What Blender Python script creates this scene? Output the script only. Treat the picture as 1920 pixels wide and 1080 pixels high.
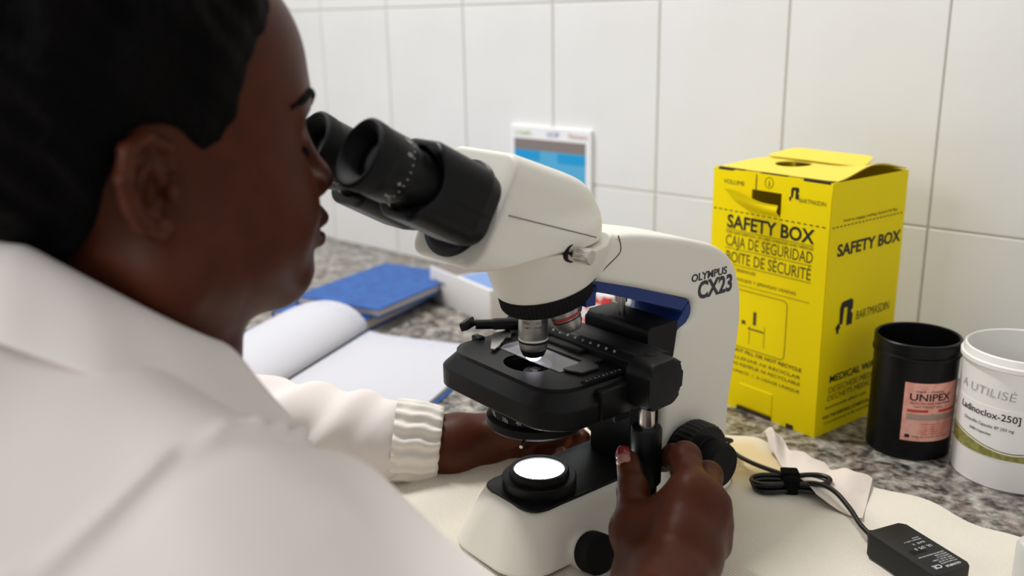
import bpy, bmesh, math, random
import numpy as np
from mathutils import Matrix, Vector
from math import sin, cos, pi, radians

for o in list(bpy.data.objects):
    bpy.data.objects.remove(o, do_unlink=True)
scene = bpy.context.scene
COL = scene.collection

# ------------------------------------------------------------------ camera
YAW, PITCH, ROLL, FPX = radians(42.637), radians(15.835), radians(0.967), 1767.2
_v = Vector((-sin(YAW)*cos(PITCH), cos(YAW)*cos(PITCH), -sin(PITCH)))
_r = Vector((cos(YAW), sin(YAW), 0))
_d = _v.cross(_r)
_r2 = _r*cos(ROLL) + _d*sin(ROLL)
_d2 = _d*cos(ROLL) - _r*sin(ROLL)
CAM = Vector((0.448, -0.5095, 0.405))
cd = bpy.data.cameras.new('camera')
cam = bpy.data.objects.new('camera', cd)
COL.objects.link(cam)
cam.matrix_world = Matrix(((_r2.x, -_d2.x, -_v.x, CAM.x), (_r2.y, -_d2.y, -_v.y, CAM.y),
                           (_r2.z, -_d2.z, -_v.z, CAM.z), (0, 0, 0, 1)))
cd.sensor_width = 36.0
cd.lens = FPX/1920*36.0
cd.clip_start = 0.02
cd.dof.use_dof = True
cd.dof.focus_distance = 0.735
cd.dof.aperture_fstop = 4.2
scene.camera = cam

# ------------------------------------------------------------------ world and lights
world = bpy.data.worlds.new('world')
scene.world = world
world.use_nodes = True
bg = world.node_tree.nodes['Background']
bg.inputs[0].default_value = (1.0, 0.995, 0.985, 1)
bg.inputs[1].default_value = 0.53

def area_light(name, loc, target, size, size_y, power, color=(1, 1, 1)):
    ld = bpy.data.lights.new(name, 'AREA')
    ld.shape = 'RECTANGLE'; ld.size = size; ld.size_y = size_y
    ld.energy = power; ld.color = color
    o = bpy.data.objects.new(name, ld); COL.objects.link(o)
    o.location = loc
    o.rotation_euler = (Vector(target)-Vector(loc)).to_track_quat('-Z', 'Y').to_euler()
    return o

# ceiling tube to the left of the bench, and an unseen fill added behind the seat
area_light('ceiling_light', (-0.85, 0.08, 1.80), (0.0, -0.1, 0.1), 0.16, 0.40, 25, (1, 0.99, 0.975))
area_light('rear_fill_light', (-0.5, -2.6, 1.2), (0, 0.3, 0.15), 0.9, 0.9, 22, (1, 0.98, 0.95))

scene.view_settings.view_transform = 'Standard'
scene.view_settings.look = 'None'
scene.view_settings.exposure = 0.12
scene.view_settings.gamma = 1.0
scene.view_settings.use_curve_mapping = False

# ------------------------------------------------------------------ helpers: materials
def lin(c):
    c = c/255.0
    return c/12.92 if c <= 0.04045 else ((c+0.055)/1.055)**2.4
def rgb(r, g, b):
    return (lin(r), lin(g), lin(b), 1.0)

def mat(name, col, rough=0.5, metal=0.0, spec=0.5, bump=None, vary=None, trans=0.0, coat=0.0,
        sheen=0.0, emit=None, sss=0.0, ior=1.45):
    m = bpy.data.materials.new(name); m.use_nodes = True
    nt = m.node_tree; b = nt.nodes['Principled BSDF']
    b.inputs['Base Color'].default_value = col
    b.inputs['Roughness'].default_value = rough
    b.inputs['Metallic'].default_value = metal
    b.inputs['Specular IOR Level'].default_value = spec
    b.inputs['IOR'].default_value = ior
    b.inputs['Transmission Weight'].default_value = trans
    b.inputs['Coat Weight'].default_value = coat
    b.inputs['Sheen Weight'].default_value = sheen
    if sss:
        b.inputs['Subsurface Weight'].default_value = sss
        b.inputs['Subsurface Radius'].default_value = (0.012, 0.005, 0.003)
        b.inputs['Subsurface Scale'].default_value = 0.5
    if emit:
        b.inputs['Emission Color'].default_value = emit[0]
        b.inputs['Emission Strength'].default_value = emit[1]
    tc = None
    if bump or vary:
        tc = nt.nodes.new('ShaderNodeTexCoord')
    if vary:   # (scale, second colour, low, high, detail)
        n = nt.nodes.new('ShaderNodeTexNoise'); n.inputs['Scale'].default_value = vary[0]
        n.inputs['Detail'].default_value = vary[4] if len(vary) > 4 else 4
        nt.links.new(tc.outputs['Object'], n.inputs['Vector'])
        mr = nt.nodes.new('ShaderNodeMapRange')
        mr.inputs[1].default_value = vary[2]; mr.inputs[2].default_value = vary[3]
        nt.links.new(n.outputs['Fac'], mr.inputs[0])
        mx = nt.nodes.new('ShaderNodeMix'); mx.data_type = 'RGBA'
        mx.inputs[6].default_value = col; mx.inputs[7].default_value = vary[1]
        nt.links.new(mr.outputs[0], mx.inputs[0])
        nt.links.new(mx.outputs[2], b.inputs['Base Color'])
    if bump:   # (scale, strength, distance)
        n = nt.nodes.new('ShaderNodeTexNoise'); n.inputs['Scale'].default_value = bump[0]
        n.inputs['Detail'].default_value = 5
        nt.links.new(tc.outputs['Object'], n.inputs['Vector'])
        bp = nt.nodes.new('ShaderNodeBump'); bp.inputs['Strength'].default_value = bump[1]
        bp.inputs['Distance'].default_value = bump[2]
        nt.links.new(n.outputs['Fac'], bp.inputs['Height'])
        nt.links.new(bp.outputs[0], b.inputs['Normal'])
    return m

# ------------------------------------------------------------------ helpers: objects
def link(name, me, material, parent=None, smooth=None):
    o = bpy.data.objects.new(name, me); COL.objects.link(o)
    if material is not None:
        me.materials.clear(); me.materials.append(material)
    if parent is not None: o.parent = parent
    return o
def tag(o, label=None, cat=None, group=None, kind=None):
    if label: o['label'] = label
    if cat: o['category'] = cat
    if group: o['group'] = group
    if kind: o['kind'] = kind
    return o
def empty(name, loc, rz=0.0):
    o = bpy.data.objects.new(name, None); COL.objects.link(o)
    o.location = loc; o.rotation_euler = (0, 0, rz); o.empty_display_size = 0.05
    return o
def me_from(name, verts, faces, smooth=False, angle=None):
    me = bpy.data.meshes.new(name)
    me.from_pydata([tuple(v) for v in verts], [], [tuple(f) for f in faces])
    me.update()
    if smooth: me.polygons.foreach_set('use_smooth', [True]*len(me.polygons))
    if angle is not None: me.set_sharp_from_angle(angle=radians(angle))
    return me
def bm_me(bm, name, angle=35):
    bmesh.ops.recalc_face_normals(bm, faces=bm.faces)
    me = bpy.data.meshes.new(name); bm.to_mesh(me); bm.free()
    me.polygons.foreach_set('use_smooth', [True]*len(me.polygons))
    me.set_sharp_from_angle(angle=radians(angle))
    return me

def frame(origin, zax, xhint=(1, 0, 0)):
    """matrix with local z along zax and local x near xhint"""
    z = Vector(zax).normalized(); x = Vector(xhint); x = (x - z*x.dot(z)).normalized(); y = z.cross(x)
    o = Vector(origin)
    return Matrix(((x.x, y.x, z.x, o.x), (x.y, y.y, z.y, o.y), (x.z, y.z, z.z, o.z), (0, 0, 0, 1)))

def box(name, lo, hi, material, parent=None, bev=0.0, seg=2, mx=None, angle=35):
    bm = bmesh.new()
    bmesh.ops.create_cube(bm, size=1.0)
    lo = Vector(lo); hi = Vector(hi); c = (lo+hi)/2; s = hi-lo
    for v in bm.verts: v.co = Vector((v.co.x*s.x+c.x, v.co.y*s.y+c.y, v.co.z*s.z+c.z))
    if bev > 0:
        bmesh.ops.bevel(bm, geom=bm.edges[:], offset=bev, segments=seg, profile=0.5, affect='EDGES')
    if mx is not None: bmesh.ops.transform(bm, matrix=mx, verts=bm.verts)
    return link(name, bm_me(bm, name, angle), material, parent)

def prism(name, poly, z0, z1, material, parent=None, bev=0.0, seg=2, mx=None, angle=35, taper=None):
    """extrude a 2D outline (x,y) from z0 to z1; taper scales the top outline about its centroid"""
    bm = bmesh.new()
    n = len(poly)
    cx = sum(p[0] for p in poly)/n; cy = sum(p[1] for p in poly)/n
    t = taper or 1.0
    b = [bm.verts.new((p[0], p[1], z0)) for p in poly]
    u = [bm.verts.new((cx+(p[0]-cx)*t, cy+(p[1]-cy)*t, z1)) for p in poly]
    bm.faces.new(b[::-1]); bm.faces.new(u)
    for i in range(n): bm.faces.new((b[i], b[(i+1) % n], u[(i+1) % n], u[i]))
    if bev > 0:
        ed = [e for e in bm.edges if all(abs(v.co.z-z0) < 1e-9 for v in e.verts) or all(abs(v.co.z-z1) < 1e-9 for v in e.verts)]
        bmesh.ops.bevel(bm, geom=ed, offset=bev, segments=seg, profile=0.5, affect='EDGES')
    if mx is not None: bmesh.ops.transform(bm, matrix=mx, verts=bm.verts)
    return link(name, bm_me(bm, name, angle), material, parent)

def rpoly(pts, rad, n=5):
    """round the corners of a 2D polygon"""
    out = []
    m = len(pts)
    for i in range(m):
        p = Vector(pts[i][:2]); a = Vector(pts[i-1][:2]); b = Vector(pts[(i+1) % m][:2])
        r = pts[i][2] if len(pts[i]) > 2 else rad
        da = (a-p); db = (b-p)
        r = min(r, da.length*0.49, db.length*0.49)
        if r <= 1e-6: out.append((p.x, p.y)); continue
        p0 = p+da.normalized()*r; p1 = p+db.normalized()*r
        for k in range(n+1):
            t = k/n
            q = p0*(1-t)**2 + p*2*t*(1-t) + p1*t*t
            out.append((q.x, q.y))
    return out

def lathe(name, prof, material, parent=None, mx=None, n=48, angle=35, flute=None):
    """revolve (radius, z) profile about z; flute=(count, depth, i0, i1) modulates radius of rings i0..i1"""
    verts = []; faces = []
    m = len(prof)
    for i, (r, z) in enumerate(prof):
        for k in range(n):
            a = 2*pi*k/n
            rr = r
            if flute and flute[2] <= i <= flute[3]:
                rr = r - flute[1]*(k % 4 < 2 if flute[0] == 0 else (0.5-0.5*cos(flute[0]*a)))
            verts.append((rr*cos(a), rr*sin(a), z))
    for i in range(m-1):
        for k in range(n):
            faces.append((i*n+k, i*n+(k+1) % n, (i+1)*n+(k+1) % n, (i+1)*n+k))
    if prof[0][0] > 1e-6: faces.append(tuple(range(n))[::-1])
    if prof[-1][0] > 1e-6: faces.append(tuple((m-1)*n+k for k in range(n)))
    bm = bmesh.new()
    vs = [bm.verts.new(v) for v in verts]
    for f in faces:
        try: bm.faces.new([vs[i] for i in f])
        except ValueError: pass
    bmesh.ops.remove_doubles(bm, verts=bm.verts, dist=1e-7)
    if mx is not None: bmesh.ops.transform(bm, matrix=mx, verts=bm.verts)
    return link(name, bm_me(bm, name, angle), material, parent)

def catmull(pts, n=6):
    P = [Vector(p) for p in pts]; out = []
    for i in range(len(P)-1):
        p0 = P[max(i-1, 0)]; p1 = P[i]; p2 = P[i+1]; p3 = P[min(i+2, len(P)-1)]
        for k in range(n):
            t = k/n
            out.append(0.5*((2*p1)+(p2-p0)*t+(2*p0-5*p1+4*p2-p3)*t*t+(3*p1-p0-3*p2+p3)*t**3))
    out.append(P[-1]); return out

def tube(name, pts, r, material, parent=None, n=8, smooth_n=6, closed=False):
    P = catmull(pts, smooth_n) if smooth_n else [Vector(p) for p in pts]
    verts = []; faces = []
    up = Vector((0, 0, 1))
    prev = None
    for i, p in enumerate(P):
        t = (P[min(i+1, len(P)-1)]-P[max(i-1, 0)]).normalized()
        x = t.cross(up) if prev is None else prev - t*prev.dot(t)
        if x.length < 1e-4: x = t.cross(Vector((1, 0, 0)))
        x.normalize(); prev = x; y = t.cross(x)
        rr = r[i*len(r)//len(P)] if isinstance(r, (list, tuple)) else r
        for k in range(n):
            a = 2*pi*k/n
            verts.append(p+x*rr*cos(a)+y*rr*sin(a))
    for i in range(len(P)-1):
        for k in range(n):
            faces.append((i*n+k, i*n+(k+1) % n, (i+1)*n+(k+1) % n, (i+1)*n+k))
    faces.append(tuple(range(n))[::-1]); faces.append(tuple((len(P)-1)*n+k for k in range(n)))
    return link(name, me_from(name, verts, faces, True, 50), material, parent)

def text(name, body, size, material, parent, mx, bold=0.0, stretch=1.0, shear=0.0, align='LEFT', depth=0.0001, bend=None, space=1.0):
    """flat lettering as a thin mesh; bend=(radius) wraps local x round a cylinder whose axis is local y"""
    cu = bpy.data.curves.new(name, 'FONT'); cu.body = body; cu.size = size
    cu.offset = bold*size; cu.shear = shear; cu.align_x = align; cu.extrude = depth; cu.resolution_u = 3
    cu.space_character = space
    o = bpy.data.objects.new(name, cu); COL.objects.link(o)
    dg = bpy.context.evaluated_depsgraph_get()
    me = bpy.data.meshes.new_from_object(o.evaluated_get(dg))
    bpy.data.objects.remove(o, do_unlink=True); bpy.data.curves.remove(cu)
    for v in me.vertices:
        x, y, z = v.co.x*stretch, v.co.y, v.co.z
        if bend:
            a = x/bend; R = bend+z
            v.co = (R*sin(a), y, R*cos(a)-bend)
        else:
            v.co = (x, y, z)
    me.transform(mx)
    me.name = name
    return link(name, me, material, parent)

# ------------------------------------------------------------------ helpers: signed distance meshing
def smin(a, b, k):
    h = np.clip(0.5+0.5*(b-a)/k, 0, 1)
    return b*(1-h)+a*h-k*h*(1-h)
def smax(a, b, k): return -smin(-a, -b, k)
def s_cap(P, a, b, r1, r2=None):
    a = np.asarray(a, float); b = np.asarray(b, float)
    r2 = r1 if r2 is None else r2
    ab = b-a; t = np.clip(((P-a)@ab)/max(ab@ab, 1e-12), 0, 1)
    return np.linalg.norm(P-a-t[:, None]*ab, axis=1)-(r1+(r2-r1)*t)
def s_ell(P, c, r, R=None):
    q = P-np.asarray(c, float)
    if R is not None: q = q@R
    r = np.asarray(r, float)
    k0 = np.linalg.norm(q/r, axis=1); k1 = np.linalg.norm(q/(r*r), axis=1)
    return k0*(k0-1)/np.maximum(k1, 1e-9)
def s_box(P, c, h, r, R=None):
    q = P-np.asarray(c, float)
    if R is not None: q = q@R
    q = np.abs(q)-(np.asarray(h, float)-r)
    return np.linalg.norm(np.maximum(q, 0), axis=1)+np.minimum(q.max(axis=1), 0)-r
def s_poly(x, y, poly):
    P = np.stack([x, y], 1); V = np.asarray(poly, float); n = len(V)
    d = np.full(len(P), 1e9); s = np.ones(len(P))
    for i in range(n):
        a = V[i]; b = V[i-1]; e = b-a; w = P-a
        t = np.clip((w@e)/(e@e), 0, 1); q = w-t[:, None]*e
        d = np.minimum(d, (q*q).sum(1))
        c1 = P[:, 1] >= a[1]; c2 = P[:, 1] < b[1]; c3 = e[0]*w[:, 1] > e[1]*w[:, 0]
        flip = (c1 & c2 & c3) | (~c1 & ~c2 & ~c3)
        s = np.where(flip, -s, s)
    return s*np.sqrt(d)
def s_extr(d2, w, r):
    """round extrusion of a 2D distance d2 with the distance w along the extrusion"""
    a = d2+r; b = w+r
    return np.minimum(np.maximum(a, b), 0)+np.hypot(np.maximum(a, 0), np.maximum(b, 0))-r
def rotx(a): return np.array([[1, 0, 0], [0, cos(a), -sin(a)], [0, sin(a), cos(a)]])

_OFF8 = np.array([[i, j, k] for i in (0, 1) for j in (0, 1) for k in (0, 1)])
_EDG = [(a, b) for a in range(8) for b in range(a+1, 8) if np.abs(_OFF8[a]-_OFF8[b]).sum() == 1]
def sdf_mesh(name, fn, lo, hi, h, levels=4, newton=2):
    lo = np.asarray(lo, float); hi = np.asarray(hi, float)
    s = 2**levels
    dims = np.ceil((hi-lo)/(h*s)).astype(int)+1
    cells = np.stack(np.meshgrid(*[np.arange(d) for d in dims], indexing='ij'), -1).reshape(-1, 3)
    size = h*s
    for L in range(levels+1):
        d = fn(lo+(cells+0.5)*size)
        cells = cells[np.abs(d) < size*1.15+0.0008]
        if L < levels:
            cells = (cells[:, None, :]*2+_OFF8[None]).reshape(-1, 3); size /= 2
    N = dims*s+3
    key = lambda c: (c[..., 0]*N[1]+c[..., 1])*N[2]+c[..., 2]
    ck = key(cells[:, None, :]+_OFF8[None])
    uk, inv = np.unique(ck, return_inverse=True); inv = inv.reshape(ck.shape)
    U = np.stack([uk//(N[1]*N[2]), (uk//N[2]) % N[1], uk % N[2]], 1)
    val = fn(lo+U*h)
    cv = val[inv]
    act = (cv.min(1) < 0) & (cv.max(1) >= 0)
    cells = cells[act]; cv = cv[act]
    acc = np.zeros((len(cells), 3)); cnt = np.zeros(len(cells))
    for a, b in _EDG:
        va = cv[:, a]; vb = cv[:, b]; m = (va < 0) != (vb < 0)
        t = np.where(m, va/np.where(m, va-vb, 1), 0)
        acc += m[:, None]*(_OFF8[a]+t[:, None]*(_OFF8[b]-_OFF8[a])); cnt += m
    V = lo+(cells+acc/np.maximum(cnt, 1)[:, None])*h
    kk = key(cells); order = np.argsort(kk); ks = kk[order]
    def find(c):
        q = key(c); p = np.clip(np.searchsorted(ks, q), 0, len(ks)-1)
        return np.where(ks[p] == q, order[p], -1)
    faces = []
    for ax in range(3):
        e1 = np.zeros(3, int); e1[(ax+1) % 3] = 1
        e2 = np.zeros(3, int); e2[(ax+2) % 3] = 1
        ci = int((1 << (2-ax)))
        m = (cv[:, 0] < 0) != (cv[:, ci] < 0)
        idx = np.nonzero(m)[0]; c = cells[idx]
        A = find(c-e1-e2); B = find(c-e2); D = find(c-e1)
        ok = (A >= 0) & (B >= 0) & (D >= 0)
        q = np.stack([A, B, idx, D], 1)[ok]
        neg = (cv[idx, 0] < 0)[ok]
        q = np.where(neg[:, None], q, q[:, ::-1])
        faces.append(q)
    F = np.concatenate(faces)
    e = h*0.35
    def grad(X):
        g = np.stack([fn(X+np.eye(3)[i]*e)-fn(X-np.eye(3)[i]*e) for i in range(3)], 1)/(2*e)
        return g
    def fgrad(X, f0):
        return np.stack([fn(X+np.eye(3)[i]*e)-f0 for i in range(3)], 1)/e
    for _ in range(newton):
        f0 = fn(V); g = fgrad(V, f0); g2 = np.maximum((g*g).sum(1), 0.15)
        step = (f0/g2)[:, None]*g
        ln = np.linalg.norm(step, axis=1)[:, None]
        V = V-step*np.minimum(1, 0.6*h/np.maximum(ln, 1e-12))
    g = grad(V); nrm = g/np.maximum(np.linalg.norm(g, axis=1)[:, None], 1e-9)
    me = bpy.data.meshes.new(name)
    me.vertices.add(len(V)); me.vertices.foreach_set('co', V.astype(np.float32).ravel())
    me.loops.add(len(F)*4); me.loops.foreach_set('vertex_index', F.astype(np.int32).ravel())
    me.polygons.add(len(F)); me.polygons.foreach_set('loop_start', np.arange(0, len(F)*4, 4, dtype=np.int32))
    me.update(calc_edges=True); me.validate()
    me.polygons.foreach_set('use_smooth', [True]*len(me.polygons))
    me.normals_split_custom_set_from_vertices([tuple(n) for n in nrm])
    return me
# ------------------------------------------------------------------ setting
M_tile = mat('glazed_white_tile', rgb(230, 230, 229), 0.22, bump=(9, 0.25, 0.004), vary=(3.0, rgb(222, 221, 219), 0.4, 0.7))
M_grout = mat('grey_grout', rgb(214, 211, 200), 0.9)
def granite():
    m = bpy.data.materials.new('granite'); m.use_nodes = True
    nt = m.node_tree; b = nt.nodes['Principled BSDF']; b.inputs['Roughness'].default_value = 0.28
    tc = nt.nodes.new('ShaderNodeTexCoord')
    def noise(scale, det, dist):
        n = nt.nodes.new('ShaderNodeTexNoise'); n.inputs['Scale'].default_value = scale
        n.inputs['Detail'].default_value = det; n.inputs['Distortion'].default_value = dist
        nt.links.new(tc.outputs['Object'], n.inputs['Vector']); return n
    def ramp(n, stops):
        r = nt.nodes.new('ShaderNodeValToRGB'); cr = r.color_ramp
        while len(cr.elements) < len(stops): cr.elements.new(0.5)
        for e, (p, c) in zip(cr.elements, stops): e.position = p; e.color = c
        nt.links.new(n.outputs['Fac'], r.inputs[0]); return r
    a = ramp(noise(58, 5, 0.6), [(0.36, rgb(28, 28, 30)), (0.47, rgb(112, 106, 100)), (0.56, rgb(176, 170, 160)), (0.68, rgb(205, 202, 196))])
    c = ramp(noise(150, 3, 0.2), [(0.40, rgb(40, 36, 36)), (0.52, rgb(150, 142, 132)), (0.66, rgb(215, 212, 206))])
    w = ramp(noise(24, 3, 1.0), [(0.52, rgb(150, 150, 150)), (0.66, rgb(112, 78, 70))])
    mx = nt.nodes.new('ShaderNodeMix'); mx.data_type = 'RGBA'; mx.inputs[0].default_value = 0.38
    nt.links.new(a.outputs[0], mx.inputs[6]); nt.links.new(c.outputs[0], mx.inputs[7])
    mx2 = nt.nodes.new('ShaderNodeMix'); mx2.data_type = 'RGBA'; mx2.blend_type = 'OVERLAY'; mx2.inputs[0].default_value = 0.45
    nt.links.new(mx.outputs[2], mx2.inputs[6]); nt.links.new(w.outputs[0], mx2.inputs[7])
    nt.links.new(mx2.outputs[2], b.inputs['Base Color'])
    return m
M_granite = granite()

WY = 0.5794
wall = box('wall_back', (-3.2, WY+0.0025, -0.9), (1.6, WY+0.12, 2.3), M_grout)
tag(wall, kind='structure')
TW, TH, TX, TZ = 0.1845, 0.2575, 0.088, 0.1715
tile_me = None
for i in range(-15, 5):
    for j in range(-1, 3):
        x0 = TX+i*TW; z0 = TZ+j*TH
        zl = max(z0, 0.0)+0.0012; zh = z0+TH-0.0012
        if j == -1:
            box('tile', (x0+0.0012, WY, zl), (x0+TW-0.0012, WY+0.004, zh), M_tile, wall, 0.0008, 1)
        elif tile_me is None:
            o = box('tile', (0.0012, 0, 0.0012), (TW-0.0012, 0.004, TH-0.0012), M_tile, wall, 0.0008, 1)
            o.location = (x0, WY, z0); tile_me = o.data
        else:
            o = link('tile', tile_me, None, wall); o.location = (x0, WY, z0)

ct = box('granite_countertop', (-3.2, -0.235, -0.035), (1.6, WY+0.002, 0.0), M_granite, None, 0.004, 3)
tag(ct, 'speckled grey granite worktop running along the white tiled wall', 'countertop')
M_floor = mat('floor_paint', rgb(120, 118, 112), 0.6)
fl = box('floor', (-3.2, -3.2, -0.95), (1.6, WY+0.12, -0.9), M_floor); tag(fl, kind='structure')
# ------------------------------------------------------------------ microscope (local frame: x = user's right, y = away from user)
SC = radians(-8.68)
scope = empty('microscope', (0, 0, 0.0015), SC)
tag(scope, 'cream binocular microscope with black stage and eyepieces standing on the paper towel', 'microscope')
M_cream = mat('cream_enamel', rgb(232, 228, 217), 0.38, spec=0.4, bump=(900, 0.05, 0.0003))
M_blk = mat('black_satin_plastic', rgb(14, 14, 15), 0.42, spec=0.26, bump=(1200, 0.06, 0.0003))
M_blk2 = mat('black_matt_plastic', rgb(14, 14, 15), 0.6, spec=0.25)
M_rub = mat('black_rubber', rgb(17, 17, 18), 0.7, spec=0.25)
M_blue = mat('navy_blue_plastic', rgb(22, 50, 116), 0.4)
M_chrome = mat('brushed_steel', rgb(200, 196, 190), 0.25, metal=1.0)
M_objm = mat('satin_nickel', rgb(178, 176, 172), 0.34, metal=0.9, bump=(300, 0.05, 0.0002))
M_seam = mat('dark_seam', rgb(110, 104, 94), 0.8)
M_ink = mat('dark_grey_print', rgb(52, 54, 58), 0.5)
M_wink = mat('pale_grey_print', rgb(190, 190, 190), 0.5)
M_redband = mat('red_band', rgb(170, 40, 48), 0.4)
M_yelband = mat('yellow_band', rgb(214, 170, 50), 0.4)
M_lens = mat('coated_glass', rgb(8, 6, 7), 0.25, spec=0.4)
M_lamp = mat('lamp_diffuser', rgb(255, 255, 255), 0.3, emit=((0.93, 0.95, 1.0, 1), 14.0))

# base -----------------------------------------------------------
def f_base(P):
    x, y, z = P[:, 0], P[:, 1], P[:, 2]
    t = np.clip(z/0.047, -0.1, 1.2)
    w = 0.052-0.0135*t
    yf = -0.0595+0.0235*t
    yb = 0.206
    hx = w; cy = (yf+yb)/2; hy = (yb-yf)/2
    r = 0.033
    qx = np.abs(x)-hx+r; qy = np.abs(y-cy)-hy+r
    d2 = np.minimum(np.maximum(qx, qy), 0)+np.hypot(np.maximum(qx, 0), np.maximum(qy, 0))-r
    d = smax(d2*0.9, z-0.047, 0.010)
    d = smax(d, 0.003-z, 0.003)
    return d
base = link('base', sdf_mesh('base', f_base, (-0.08, -0.08, -0.005), (0.08, 0.22, 0.06), 0.0013), M_cream, scope)
box('foot_rim', (-0.042, -0.045, 0), (0.042, 0.198, 0.004), M_blk2, base, 0.0015, 1)

plate = rpoly([(-0.031, -0.031, 0.014), (0.0345, -0.031, 0.016), (0.0345, 0.13, 0.002), (-0.031, 0.13, 0.002)], 0.01)
prism('top_plate', plate, 0.0455, 0.0482, M_blk, scope, 0.0008, 2)
lx, ly = 0.002, 0.003
lamp = lathe('lamp_collar', [(0.0295, 0.047), (0.0295, 0.0565), (0.0285, 0.0575), (0.024, 0.0577), (0.0235, 0.0625), (0.0228, 0.0632), (0.0205, 0.0634), (0.0197, 0.0625), (0.0197, 0.060)], M_blk, scope, Matrix.Translation((lx, ly, 0)), 64)
lathe('lamp_lens', [(0.0196, 0.0595), (0.0196, 0.0612), (0.015, 0.0620), (0.008, 0.0624), (0.0, 0.0625)], M_lamp, lamp, Matrix.Translation((lx, ly, 0)), 48)

# brightness dial on the right flank of the base
kd = frame((0.0475, 0.0085, 0.0095), (1, -0.05, 0.22), (0, 1, 0))
dial = lathe('brightness_dial', [(0.0, -0.006), (0.0168, -0.006), (0.0168, 0.007), (0.0155, 0.0078)], M_cream, scope, kd, 48)
lathe('grip', [(0.0154, 0.0075), (0.0160, 0.009), (0.0160, 0.020), (0.0148, 0.0215), (0.0, 0.0215)], M_rub, dial, kd, 96, flute=(30, 0.0006, 1, 2))

# arm ------------------------------------------------------------
arm_poly = rpoly([(0.005, 0.246, 0.0), (0.043, 0.2485, 0.002), (0.075, 0.2465, 0.02), (0.108, 0.2395, 0.02), (0.140, 0.2320, 0.02), (0.176, 0.2210, 0.02),
                  (0.199, 0.2060, 0.02), (0.2115, 0.180, 0.02), (0.2145, 0.150, 0.02), (0.210, 0.115, 0.02), (0.2025, 0.070, 0.02), (0.2025, 0.030, 0.01), (0.206, 0.002, 0.0),
                  (0.116, 0.002, 0.0), (0.116, 0.125, 0.01), (0.131, 0.156, 0.004), (0.148, 0.1625, 0.006), (0.149, 0.178, 0.006), (0.085, 0.1995, 0.01), (0.03, 0.2165, 0.01), (0.005, 0.2205, 0.0)], 0.01, 4)
def f_arm(P):
    d2 = s_poly(P[:, 1], P[:, 2], arm_poly)
    x = np.abs(P[:, 0])
    d = s_extr(d2, x-0.0305, 0.006)
    # nose bowl under the head
    rr = np.hypot(P[:, 0], P[:, 1]-0.010)
    R = 0.0350+(P[:, 2]-0.202)*0.34
    bowl = (rr-R)*0.94
    bowl = smax(bowl, P[:, 2]-0.2465, 0.003)
    n = np.array([0, -0.26, 0.966])
    bowl = smax(bowl, -((P-np.array([0, 0.012, 0.2135]))@n), 0.003)
    return smin(d, bowl, 0.006)
arm = link('arm', sdf_mesh('arm', f_arm, (-0.07, -0.07, -0.005), (0.07, 0.23, 0.265), 0.0014), M_cream, scope)
XS = 0.0307
tube('seam', [(XS, 0.0585, 0.2470), (XS, 0.0610, 0.2400), (XS, 0.0600, 0.2330), (XS, 0.0450, 0.2240), (XS, 0.0330, 0.2160)], 0.0005, M_seam, arm, 6)
# maker's lettering on the flank: local x along +y, up z
def side_mx(y, z, tilt=0.0, x=XS):
    m = Matrix(((0, 0, 1, x), (1, 0, 0, y), (0, 1, 0, z), (0, 0, 0, 1)))
    return m @ Matrix.Rotation(tilt, 4, 'Z')
M_l1 = side_mx(0.1440, 0.1945, radians(-0.5)); text('lettering', 'OLYMPUS', 0.0090, M_ink, arm, M_l1, 0.026, 1.16, 0.0)
text('lettering', 'CX23', 0.0205, M_ink, arm, side_mx(0.1525, 0.1785, radians(-0.5)), 0.034, 0.92)

# blue liner of the arm's handle opening
path = [(0.030, 0.196), (0.031, 0.2075), (0.037, 0.2150), (0.085, 0.1990), (0.136, 0.1808), (0.1455, 0.1750), (0.1460, 0.1660), (0.139, 0.1580), (0.132, 0.1520)]
pp = [Vector((p[0], p[1], 0)) for p in path]; pp = catmull(pp, 5)
outer = []; inner = []
for i, p in enumerate(pp):
    t = (pp[min(i+1, len(pp)-1)]-pp[max(i-1, 0)]).normalized(); nn = Vector((t.y, -t.x, 0))
    outer.append((p.x-nn.x*0.0012, p.y-nn.y*0.0012)); inner.append((p.x+nn.x*0.0085, p.y+nn.y*0.0085))
liner_poly = outer+inner[::-1]
bm = bmesh.new()
L = len(pp)
ring = []
for sx in (-0.0275, 0.0275):
    ring.append(([bm.verts.new((sx, a, b)) for a, b in outer], [bm.verts.new((sx, a, b)) for a, b in inner]))
for i in range(L-1):
    for (o1, i1), fl_ in ((ring[0], 1), (ring[1], 0)):
        bm.faces.new((o1[i], o1[i+1], i1[i+1], i1[i]))
    bm.faces.new((ring[0][0][i], ring[0][0][i+1], ring[1][0][i+1], ring[1][0][i]))
    bm.faces.new((ring[0][1][i], ring[0][1][i+1], ring[1][1][i+1], ring[1][1][i]))
for e in (0, L-1):
    bm.faces.new((ring[0][0][e], ring[1][0][e], ring[1][1][e], ring[0][1][e]))
ed = [e for e in bm.edges if len(e.link_faces) == 2 and abs(e.verts[0].co.x-e.verts[1].co.x) < 1e-6 and e.calc_face_angle(0) > 0.8]
bmesh.ops.bevel(bm, geom=ed, offset=0.0022, segments=3, profile=0.5, affect='EDGES')
link('handle_liner', bm_me(bm, 'handle_liner', 50), M_blue, scope)

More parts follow.
